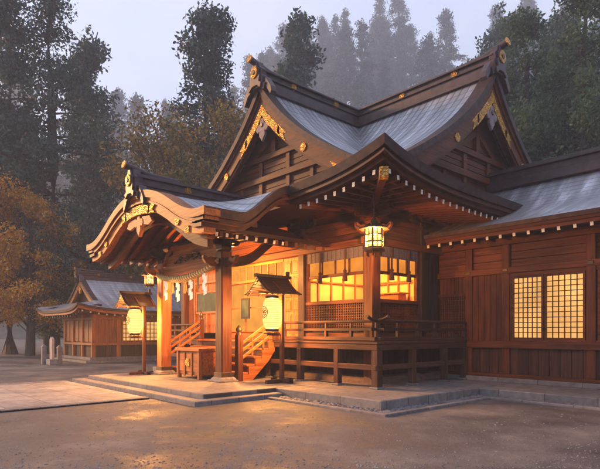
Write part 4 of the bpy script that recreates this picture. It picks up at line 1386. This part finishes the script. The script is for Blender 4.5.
def post_lantern(x, y, label, sc=1.0):
    """(x,y) = lantern axis; post stands .42 behind"""
    t = thing('post_lantern', label, 'lantern', (x, y + .42, .362), 'roofed paper lanterns on posts before the porch')
    yp = y + .42
    p = MB(); p.box(x - .065, x + .065, yp - .065, yp + .065, .40, 3.72); p.build('post', WZ, t, bevel=.01)
    b = MB(); b.box(x - .07, x + .07, y - .25, yp + .42, .362, .48); b.box(x - .48, x + .48, yp - .075, yp + .075, .362, .47)
    for q in (-.48, .36): b.box(x + q, x + q + .12, yp - .1, yp + .1, .362, .51)
    b.build('base', GX, t, bevel=.015)
    h = MB(); h.box(x - .035, x + .035, y - .55, yp + .1, 3.30, 3.37); h.box(x - .03, x + .03, y - .2, yp - .06, 1.93, 1.99); h.box(x - .2, x + .2, y - .2, y + .2, 1.99, 2.03)
    h.build_pieces('arm', WY, t, bevel=.006)
    r_ = MB()
    for sd in (-1, 1):
        P = lambda q: (x + sd * q, 3.82 - .52 * q / .62 - .07 * math.sin(q / .62 * math.pi))
        for k in range(7):
            q0, q1 = .66 * k / 7, .66 * (k + 1) / 7 + .03
            (xa, za), (xb, zb) = P(q0), P(q1)
            r_.add([(xa, y - .62, za + .02), (xb, y - .62, zb + .035), (xb, yp + .28, zb + .035), (xa, yp + .28, za + .02),
                    (xa, y - .62, za - .03), (xb, y - .62, zb - .0), (xb, yp + .28, zb - .0), (xa, yp + .28, za - .03)],
                   [(0, 1, 2, 3), (7, 6, 5, 4), (0, 4, 5, 1), (1, 5, 6, 2), (2, 6, 7, 3), (3, 7, 4, 0)])
        for yy in (y - .5, y - .05, yp + .2):
            (xa, za), (xb, zb) = P(0), P(.64)
            r_.bar((xa, yy, za - .05), (xb, yy, zb - .03), .06, .06, 1)
    r_.box(x - .07, x + .07, y - .70, yp + .36, 3.83, 3.93)
    r_.box(x - .05, x + .05, yp + .20, yp + .30, 3.9, 4.08)
    r_.build('lantern_roof', [DY, WX], t, bevel=.005)
    zc, H, Rr = 2.66, 1.02, .315
    def rad(z):
        q = (z - zc) / (H / 2); return Rr * (1 - .34 * abs(q) ** 3.2)
    pr = []
    nrib = 34
    for k in range(nrib + 1):
        z = zc - H / 2 + H * k / nrib; pr.append((rad(z) + (.007 if k % 2 else -.004), z))
    lp = MB(); lp.lathe((x, y, 0), pr, 32, 0, True, 0, False)
    for k in range(1, 15):
        z = zc - H / 2 + H * k / 15; lp.lathe((x, y, 0), [(rad(z) + .002, z - .005), (rad(z) + .011, z), (rad(z) + .002, z + .005)], 32, 1, True, 0, False)
    body = lp.build('paper_shade', [LAMP, HOOP], t)
    rr = MB()
    for z0, z1 in ((zc - H / 2 - .08, zc - H / 2 + .02), (zc + H / 2 - .02, zc + H / 2 + .08)):
        rr.lathe((x, y, 0), [(.17, z0), (.215, z0 + .01), (.215, z1 - .01), (.17, z1)], 24, 0, True, 0, False)
    rr.lathe((x, y, 0), [(.02, zc - H / 2 - .07), (.18, zc - H / 2 - .06)], 24, 0)
    rr.tube([(x, y, zc + H / 2 + .06), (x, y, 3.33)], .012, 6)
    rr.build_pieces('ring', IRON, body)
    # crest on the shade: ring, inner ring and petals laid on the curved paper
    cr = MB()
    def on(a, b, e): 
        z = zc + .04 + b; r0_ = rad(z) + .012 + e; th = R(-100) + a / Rr
        return (x + r0_ * math.cos(th), y + r0_ * math.sin(th), z)
    def annulus(r0_, r1_, ca=0, cb=0, n=28):
        vs = []
        for k in range(n):
            t_ = 2 * math.pi * k / n
            for q in (r0_, r1_): vs.append(on(ca + q * math.cos(t_), cb + q * math.sin(t_), 0))
        cr.add(vs, [(2 * k, 2 * k + 1, 2 * ((k + 1) % n) + 1, 2 * ((k + 1) % n)) for k in range(n)])
    annulus(.175, .20); annulus(0.0, .045, n=12)
    for k in range(8):
        t_ = k * math.pi / 4 + .2; annulus(.028, .052, .105 * math.cos(t_), .105 * math.sin(t_), 12)
    cr.build('crest', CREST, body)
    point_light('lantern_bulb', (x, y, zc), LP, WARM, .09, t)
    t.scale = (sc,) * 3
    return t


HOOP = emit('hoop_glow', (1.0, 0.40, 0.07), 0.40)
CREST = plain('faded_red_ink', (0.30, 0.06, 0.02), .8, 0, .1)
LP = 1100
post_lantern(-3.4, -1.25, 'glowing paper lantern on a roofed wooden post at the foot of the right stair rail')
post_lantern(-9.72, -3.15, 'glowing paper lantern on a roofed wooden post in front of the far left porch pillar', .92)


def hanging_lantern(x, y, z, top, s, label, pw):
    t = thing('hanging_lantern', label, 'lantern', (x, y, z), 'small hanging lanterns under the eaves')
    n = 6
    f = MB(); r_ = .24 * s; h = .52 * s
    for k in range(n):
        a0, a1 = 2 * math.pi * k / n, 2 * math.pi * (k + 1) / n
        p0 = Vector((x + r_ * math.cos(a0), y + r_ * math.sin(a0), 0)); p1 = Vector((x + r_ * math.cos(a1), y + r_ * math.sin(a1), 0))
        f.bar((p0.x, p0.y, z), (p0.x, p0.y, z + h), .035 * s, .035 * s)
        for zz in (z + .02, z + h * .33, z + h * .66, z + h - .02): f.bar((p0.x, p0.y, zz), (p1.x, p1.y, zz), .028 * s, .028 * s)
        m_ = (p0 + p1) / 2; f.bar((m_.x, m_.y, z), (m_.x, m_.y, z + h), .018 * s, .018 * s)
    fr = f.build('frame', BRONZE, t)
    g = MB(); g.lathe((x, y, z), [(r_ * .94, .03 * s), (r_ * .94, h - .02 * s)], n, 0, False, 0, False); g.build('pane', LAMP, t)
    c = MB()
    c.lathe((x, y, z + h), [(r_ * 1.75, -.03 * s), (r_ * 1.70, .0), (r_ * 1.1, .05 * s), (r_ * .55, .13 * s), (r_ * .3, .22 * s), (.03, .27 * s)], n, 0, False)
    for k in range(n):
        a0 = 2 * math.pi * k / n
        c.bar((x + r_ * 1.6 * math.cos(a0), y + r_ * 1.6 * math.sin(a0), z + h), (x + r_ * 2.05 * math.cos(a0), y + r_ * 2.05 * math.sin(a0), z + h + .06 * s), .03 * s, .03 * s)
    c.build('cap', BRONZE, t)
    b = MB(); b.lathe((x, y, z - .10 * s), [(r_ * .75, 0), (r_ * 1.2, .03 * s), (r_ * 1.25, .08 * s), (r_ * 1.05, .11 * s)], n, 0, False)
    for k in range(n):
        a0 = 2 * math.pi * k / n; c0 = (x + r_ * .8 * math.cos(a0), y + r_ * .8 * math.sin(a0))
        b.bar((c0[0], c0[1], z - .2 * s), (c0[0], c0[1], z - .08 * s), .03 * s, .03 * s)
    b.build('foot', BRONZE, t)
    ch = MB(); ch.tube([(x, y, z + h + .25 * s), (x, y, top)], .014, 6)
    k = z + h + .3 * s
    while k < top: ch.lathe((x, y, k), [(.012, 0), (.03, .02), (.03, .05), (.012, .07)], 6); k += .09
    ch.build('chain', IRON, t)
    point_light('lantern_bulb', (x, y, z + h * .45), pw, WARM, .07 * s, t)
    return t


hanging_lantern(-.02, -.10, 4.52, 6.30, 1.15, 'lit bronze lantern hanging under the main eave by the hall\'s near corner post', 780)
hanging_lantern(-10.05, -2.35, 4.00, 5.2, .72, 'small lit lantern hanging beside the far left porch pillar', 180)

# ------------------------------------------------------------------ sacred rope
ropeo = thing('sacred_rope', 'twisted straw rope with zigzag white paper streamers strung between the porch pillars', 'rope', (-7.2, -2.35, 4.2))
RT = [(0, 4.42), (.12, 4.20), (.35, 4.05), (.5, 4.03), (.65, 4.07), (.88, 4.24), (1, 4.46)]
yr = PYY - .32
rp = MB()
for ph in (0, 2.1, 4.2):
    pts = []
    for t in lin(0, 1, 110):
        x = PXL - .1 + (PXR - PXL + .2) * t; z = interp(RT, t); th = t * 60 + ph; rr_ = .052 * (1 + .6 * math.sin(t * math.pi)); pts.append((x, yr + rr_ * math.cos(th), z + rr_ * math.sin(th)))
    rp.tube(pts, [.045 * (1 + .5 * math.sin(t * math.pi)) for t in lin(0, 1, 110)], 6)
rp.build('twisted_rope', STRAW, ropeo)
for i, t in enumerate((.20, .41, .62, .83)):
    x = PXL - .1 + (PXR - PXL + .2) * t; z = interp(RT, t) - .06
    s = MB(); yy = yr - .03
    w = .20; dz = .20
    pts = [(-.02, 0), (.06, 0)]
    xoff = 0
    for k in range(4):
        sx = -.04 if k % 2 == 0 else .07
        z1 = z - k * dz * .92
        q = .012 * (k % 2)
        s.add([(x + sx - w / 2, yy - q, z1), (x + sx + w / 2, yy - q, z1 + .05), (x + sx + w / 2, yy - q, z1 - dz), (x + sx - w / 2, yy - q, z1 - dz - .05),
               (x + sx - w / 2, yy - q - .006, z1), (x + sx + w / 2, yy - q - .006, z1 + .05), (x + sx + w / 2, yy - q - .006, z1 - dz), (x + sx - w / 2, yy - q - .006, z1 - dz - .05)],
              [(0, 1, 2, 3), (7, 6, 5, 4), (0, 4, 5, 1), (1, 5, 6, 2), (2, 6, 7, 3), (3, 7, 4, 0)])
    s.build('paper_streamer', PAPER, ropeo)
for t in (.305, .515, .725):
    x = PXL - .1 + (PXR - PXL + .2) * t; z = interp(RT, t) - .05
    s = MB()
    for k in range(14):
        a0 = rnd.random() * 6.28; q = rnd.uniform(.02, .09)
        s.tube([(x + .02 * math.cos(a0), yr + .02 * math.sin(a0), z), (x + q * math.cos(a0), yr + q * math.sin(a0), z - rnd.uniform(.42, .55))], [.014, .008], 4)
    s.build('straw_tassel', STRAW, ropeo)

# ------------------------------------------------------------------ marker board and stone posts far left
p = spot(52, 31)
t = thing('marker_board', 'tall pale weathered marker slab with pointed top beside the small far shrine', 'signpost', (p.x, p.y, G))
a = MB(); a.prism([(-.24, G + .3), (.24, G + .3), (.24, 1.62), (0, 1.78), (-.24, 1.62)], lambda q, h, d: (p.x + q, p.y + d, h), -.07, .07); a.build('slab', stone('pale_marker', (0.38, 0.30, 0.26), 4), t, bevel=.012)
a = MB(); a.cbox(p.x, p.y, G + .17, .75, .45, .34); a.build('base', STONED, t, bevel=.03)
for px, dd, hh, lab in ((44, 31.5, 1.0, 'short grey stone post standing left of the pale marker slab'), (59.5, 32, .95, 'short grey stone post standing right of the pale marker slab')):
    q = spot(px, dd)
    t = thing('stone_post', lab, 'stone post', (q.x, q.y, G), 'stone posts beside the marker slab')
    a = MB(); a.box(q.x - .13, q.x + .13, q.y - .13, q.y + .13, G, G + hh); a.build('shaft', STONED, t, bevel=.02)
    a = MB(); a.lathe((q.x, q.y, G + hh), [(.2, 0), (.2, .06), (.02, .22)], 4, 0, False, R(45)); a.build('cap', STONED, t)
# low moss and shrubs near the far hall
# ------------------------------------------------------------------ trees
def leafquad(mb, c, s, rg):
    a = Vector((rg.gauss(0, 1), rg.gauss(0, 1), rg.gauss(0, 1))).normalized()
    b = a.cross(Vector((rg.gauss(0, 1), rg.gauss(0, 1), rg.gauss(0, 1)))).normalized()
    l = s * rg.uniform(.7, 1.3); w = l * .5
    mb.v += [c - a * l, c + b * w, c + a * l, c - b * w]
    n = len(mb.v); mb.f.append([n - 4, n - 3, n - 2, n - 1])
    mb.m.append(0); mb.smooth.append(False); mb.uv += [(0, 0)] * 4


def clump(mb, c, r, n, s, rg, flat=.6):
    for k in range(n):
        d = Vector((rg.gauss(0, 1), rg.gauss(0, 1), rg.gauss(0, 1))).normalized() * (rg.random() ** .45)
        leafquad(mb, Vector((c[0] + d.x * r, c[1] + d.y * r, c[2] + d.z * r * flat)), s, rg)


def conifer(seed, h, width, leaf, base=.22, dens=1.0, gap=.12, shape='cone', taper=.72, cr_=1.0):
    rg = random.Random(seed); tr = MB(); cr = MB()
    pts = [(rg.gauss(0, .012) * h * t, rg.gauss(0, .012) * h * t, h * t) for t in lin(0, 1, 9)]
    tr.tube(pts, [h * .021 * (1 - t) ** .8 + .04 for t in lin(0, 1, 9)], 9)
    lev = int(h * .95)
    for i in range(lev):
        t = base + (1 - base) * (i + rg.random() * .6) / lev
        if t > .985: break
        if shape == 'cone': L = width * ((1 - t) / (1 - base)) ** taper * rg.uniform(.65, 1.2) + .35
        else: L = width * math.sin(min(1, (1 - t) / (1 - base) * 1.15) * math.pi * .62) * rg.uniform(.6, 1.15) + .4
        for k in range(rg.choice((4, 5, 6))):
            if rg.random() < gap: continue
            a = rg.random() * 6.283; l = L * rg.uniform(.6, 1.1)
            z = h * t; dz = rg.uniform(-.18, .16) * l
            end = Vector((math.cos(a) * l, math.sin(a) * l, z + dz))
            mid = Vector((math.cos(a) * l * .5, math.sin(a) * l * .5, z + dz * .25 + .05 * l))
            tr.tube([(0, 0, z), mid, end], [.05 + .012 * l, .035, .015], 5, 0, False)
            nc = max(2, int(l * 1.25))
            for c in range(nc):
                q = .35 + .7 * (c + rg.random() * .5) / nc
                pc = mid * (2 - 2 * q) + end * (2 * q - 1) if q > .5 else mid * (2 * q) + Vector((0, 0, z)) * (1 - 2 * q)
                r_ = rg.uniform(.5, 1.0) * (.7 + .13 * width) * cr_
                clump(cr, pc + Vector((rg.gauss(0, .15), rg.gauss(0, .15), rg.gauss(0, .2))), r_, int(46 * dens), leaf, rg, .7)
    clump(cr, (0, 0, h), .5, 30, leaf, rg, 1.5)
    return tr, cr


def broad(seed, h, width, leaf, n=34, dens=1.0):
    rg = random.Random(seed); tr = MB(); cr = MB()
    tr.tube([(0, 0, 0), (rg.gauss(0, .1), rg.gauss(0, .1), h * .25), (rg.gauss(0, .3), rg.gauss(0, .3), h * .6), (0, 0, h * .85)], [h * .03, h * .022, h * .012, .03], 8)
    for k in range(n):
        a = rg.random() * 6.283; t = rg.uniform(.2, 1.0)
        rr_ = width * math.sqrt(max(.03, 1 - ((t - .5) / .55) ** 2)) * rg.uniform(.35, 1.0)
        c = Vector((math.cos(a) * rr_, math.sin(a) * rr_, h * t * .95))
        tr.tube([(0, 0, h * max(.12, t * .5)), c * .6 + Vector((0, 0, h * t * .15)), c], [.07, .045, .02], 5, 0, False)
        for q in range(3):
            cc = c + Vector((rg.gauss(0, .5), rg.gauss(0, .5), rg.gauss(0, .4))) * (width * .16)
            clump(cr, cc, width * rg.uniform(.15, .3), int(70 * dens), leaf, rg, .75)
    return tr, cr


KINDS = {}
def tree_kind(key, pair, lm):
    tr, cr = pair
    KINDS[key] = (tr, cr, lm)


tree_kind('conA', conifer(11, 27, 5.2, .17, .14, 1.9, gap=.2), LF_CON)
tree_kind('conB', conifer(23, 26, 4.8, .17, .16, 1.9, gap=.2), LF_CON)
tree_kind('conC', conifer(37, 26, 6.2, .18, .14, 1.7, gap=.25, shape='round'), LF_CON)
tree_kind('near', conifer(5, 24, 5.4, .12, .10, 2.0, gap=.34, shape='round'), LF_CON)
tree_kind('big', conifer(61, 25, 6.5, .135, .20, 2.6, gap=.27, shape='round'), LF_GRN)
tree_kind('org', broad(3, 17, 4.9, .12, 38, 2.4), LF_ORG)
tree_kind('olv', broad(8, 13, 4.6, .095, 44, 2.6), LF_OLV)
tree_kind('grn', broad(15, 12, 4.6, .12, 46, 2.2), LF_GRN)
tree_kind('farA', conifer(71, 26, 5.2, .20, .12, .9, gap=.14, taper=.85, cr_=.85), LF_CON)
tree_kind('farB', conifer(83, 25, 6.4, .21, .12, .9, gap=.16, taper=.75, cr_=.9), LF_CON)
MESH = {}


def tree(key, px, depth, h_scale, label, name='pine_tree', cat='tree', rot=0.0, group='trees behind the shrine'):
    p = spot(px, depth)
    t = thing(name, label, cat, (p.x, p.y, G - .1), group)
    tr, cr, lm = KINDS[key]
    for nm, mb, mt in (('trunk', tr, BARK), ('crown', cr, lm)):
        if (key, nm) not in MESH:
            o = mb.build(nm, mt, None); MESH[(key, nm)] = o.data; del WL[o.name]; COL.objects.unlink(o); bpy.data.objects.remove(o)
        o = bpy.data.objects.new(nm, MESH[(key, nm)]); COL.objects.link(o); o.parent = t; WL[o.name] = Vector((p.x, p.y, G - .1))
    t.scale = (h_scale,) * 3; t.rotation_euler = (0, 0, rot)
    return t


tree('conA', 88, 60, 1.35, 'dark conifer standing between the left near conifer and the small shrine ridge', rot=.9)
# heights chosen so that crowns end where the photograph shows them
tree('near', 52, 47, 1.38, 'tall dark near conifer at the left edge, spreading clumped branches', rot=.4)
tree('conA', 206, 52, 1.32, 'dark tall conifer rising behind the bow-gabled porch roof', rot=2.1)
tree('conB', 297, 66, 1.62, 'dark pointed conifer seen above the ridge of the left gable', rot=3.3)
tree('grn', 386, 62, 1.75, 'rounded darker broadleaf tree in the mist over the roof valley', 'broadleaf_tree', rot=.9)
tree('conC', 470, 70, 1.45, 'blue green broad conifer right behind the right gable ornament', rot=5.0)
tree('big', 524, 44, 1.15, 'large green tree with visible trunk right of the right gable', rot=1.7)
tree('big', 584, 38, 1.10, 'large green tree at the far right edge above the side hall roof', rot=3.9)
tree('olv', 192, 46, 1.75, 'olive and amber leafed tree behind the porch roof', 'broadleaf_tree', rot=2.2)
tree('olv', 234, 50, 1.5, 'lower olive tree tucked against the left gable', 'broadleaf_tree', rot=4.2)
tree('org', 30, 43, .86, 'tree with amber glow put into its golden orange leaves, behind the small shrine, at its left end', 'broadleaf_tree', rot=.2)
tree('org', -20, 41, .9, 'tree with amber glow put into its golden leaves, outermost on the left, beyond the pale marker slab', 'broadleaf_tree', rot=2.0)
tree('grn', 72, 47, .92, 'dark green tree behind the small shrine gable', 'broadleaf_tree', rot=2.9)
tree('grn', 112, 52, .95, 'dark green tree behind the small shrine ridge', 'broadleaf_tree', rot=4.4)
tree('grn', 158, 50, .9, 'dark green tree between the small shrine and the porch eave', 'broadleaf_tree', rot=.8)
tree('conA', 10, 46, 1.2, 'tall dark conifer beyond the left edge of the near conifer', rot=5.5)

tree('conA', 500, 80, 1.9, 'tall blue green conifer between the right gable tip and the large green tree', rot=1.1)
tree('conC', 560, 66, 1.6, 'dark broad conifer filling the gap between the two large green trees', rot=3.1)

def hill_z(px, depth):
    top = 54 + 34 * sstep(190, 340, px) + 4 * math.sin(px * .05) + 3 * math.sin(px * .021 + 1)
    return G - .5 + 1.4 * top * sstep(137, 287, depth)


hl = MB(); hl.grid([[tuple(spot(px, d_, hill_z(px, d_))) for px in lin(-120, 720, 50)] for d_ in lin(137, 400, 24)], 0)
ho_ = hl.build('hills', plain('forest_floor', (0.040, 0.050, 0.036), .9, 0, .5, .4)); ho_['kind'] = 'structure'
HR = random.Random(99)
for px, dd, sc_, key, lab in ((136, 210, 2.45, 'farB', 'slim pale misty conifer standing clear between the two dark left conifers'),
                              (428, 210, 2.45, 'farB', 'pale blue misty conifer directly above the right gable ridge')):
    t = tree(key, px, dd, sc_, lab, rot=px); t.location.z = hill_z(px, dd) - .2
for k in range(150):
    px = HR.uniform(-90, 690); dd = 146 + 150 * HR.random() ** .8
    if 105 < px < 165 and dd < 231: continue
    t = tree(HR.choice(('farA', 'farB', 'farB')), px, dd, HR.uniform(1.6, 2.4), 'pale misty conifer in the crowded forest on the far hillside', rot=HR.random() * 6, group='misty conifers on the far hillside')
    t.location.z = hill_z(px, dd) - .3

# ------------------------------------------------------------------ air
hz = MB(); hz.box(-460, 360, -60, 500, G - 3.0, 190)
hm = bpy.data.materials.new('haze_air'); hm.use_nodes = True; nt = hm.node_tree
for n_ in list(nt.nodes): nt.nodes.remove(n_)
out = nt.nodes.new('ShaderNodeOutputMaterial'); pv = nt.nodes.new('ShaderNodeVolumePrincipled')
pv.inputs['Color'].default_value = (0.74, 0.84, 1.0, 1); pv.inputs['Density'].default_value = 0.0015
pv.inputs['Anisotropy'].default_value = 0.1
nt.links.new(pv.outputs[0], out.inputs['Volume'])
ho = hz.build('haze', hm); ho['kind'] = 'stuff'

# ------------------------------------------------------------------ interior lamps
def area(name, loc, sx, sy, power, parent, rot=(0, 0, 0)):
    l = bpy.data.lights.new(name, 'AREA'); l.shape = 'RECTANGLE'; l.size = sx; l.size_y = sy; l.energy = power; l.color = (1, .47, .12)
    o = bpy.data.objects.new(name, l); COL.objects.link(o); o.parent = parent; o.location = Vector(loc) - WL[parent.name]; o.rotation_euler = rot
area('room_lamp', (-2.9, 2.8, 4.88), 2.0, 2.0, 190, hall)
point_light('porch_lamp', (-7.2, -.5, 4.6), 850, WARM, .15, hall)

# ------------------------------------------------------------------ sky, sun, camera
w = bpy.data.worlds.new('World'); S.world = w; w.use_nodes = True; nt = w.node_tree
bg = nt.nodes['Background']; sky = nt.nodes.new('ShaderNodeTexSky'); sky.sky_type = 'NISHITA'; sky.sun_disc = False
EL, ROT = 16, 245
sky.sun_elevation = R(EL); sky.sun_rotation = R(ROT); sky.air_density = 1.0; sky.dust_density = 3.0
cl = noise(nt, 2.2, mapping(nt, (1, 1, 2.6), 'Generated'), 7, .6)
veil = ramp(nt, cl, [(.34, (.66, .78, 1.12)), (.52, (.78, .86, 1.08)), (.68, (.96, .96, 1.04))])
veil = mix(nt, 1.0, veil, (7.0, 7.1, 7.4), 'MULTIPLY')
mxn = mix(nt, .60, sky.outputs[0], veil)      # thin overcast veil over the sky
nt.links.new(mxn, bg.inputs[0]); bg.inputs[1].default_value = 0.078
sl = bpy.data.lights.new('sun', 'SUN'); sl.energy = 2.1; sl.angle = R(8); sl.color = (1, .47, .16)
so = bpy.data.objects.new('sun', sl); COL.objects.link(so)
# sun direction equals the sky's: rotation measured from +Y clockwise seen from above
d = Vector((math.sin(R(ROT)) * math.cos(R(EL)), math.cos(R(ROT)) * math.cos(R(EL)), math.sin(R(EL))))
so.rotation_euler = d.to_track_quat('Z', 'Y').to_euler(); so.location = d * 60

cam = bpy.data.cameras.new('camera'); co = bpy.data.objects.new('camera', cam); COL.objects.link(co)
cam.sensor_fit = 'HORIZONTAL'; cam.sensor_width = 36; cam.lens = 36 * 522 / 600
cam.shift_y = (332 - 234.5) / 600; cam.clip_end = 1500; cam.clip_start = .1
co.location = CAM
co.rotation_euler = (R(90), 0, math.atan2(-FW.x, FW.y))
S.camera = co
S.view_settings.view_transform = 'Standard'; S.view_settings.look = 'None'; S.view_settings.exposure = 1.38; S.view_settings.gamma = 1
S.cycles.use_denoising = True
try: S.cycles.denoiser = 'OPENIMAGEDENOISE'
except Exception: pass
S.cycles.max_bounces = 6; S.cycles.diffuse_bounces = 3; S.cycles.glossy_bounces = 3; S.cycles.transparent_max_bounces = 12; S.cycles.volume_bounces = 3
S.cycles.sample_clamp_indirect = 4
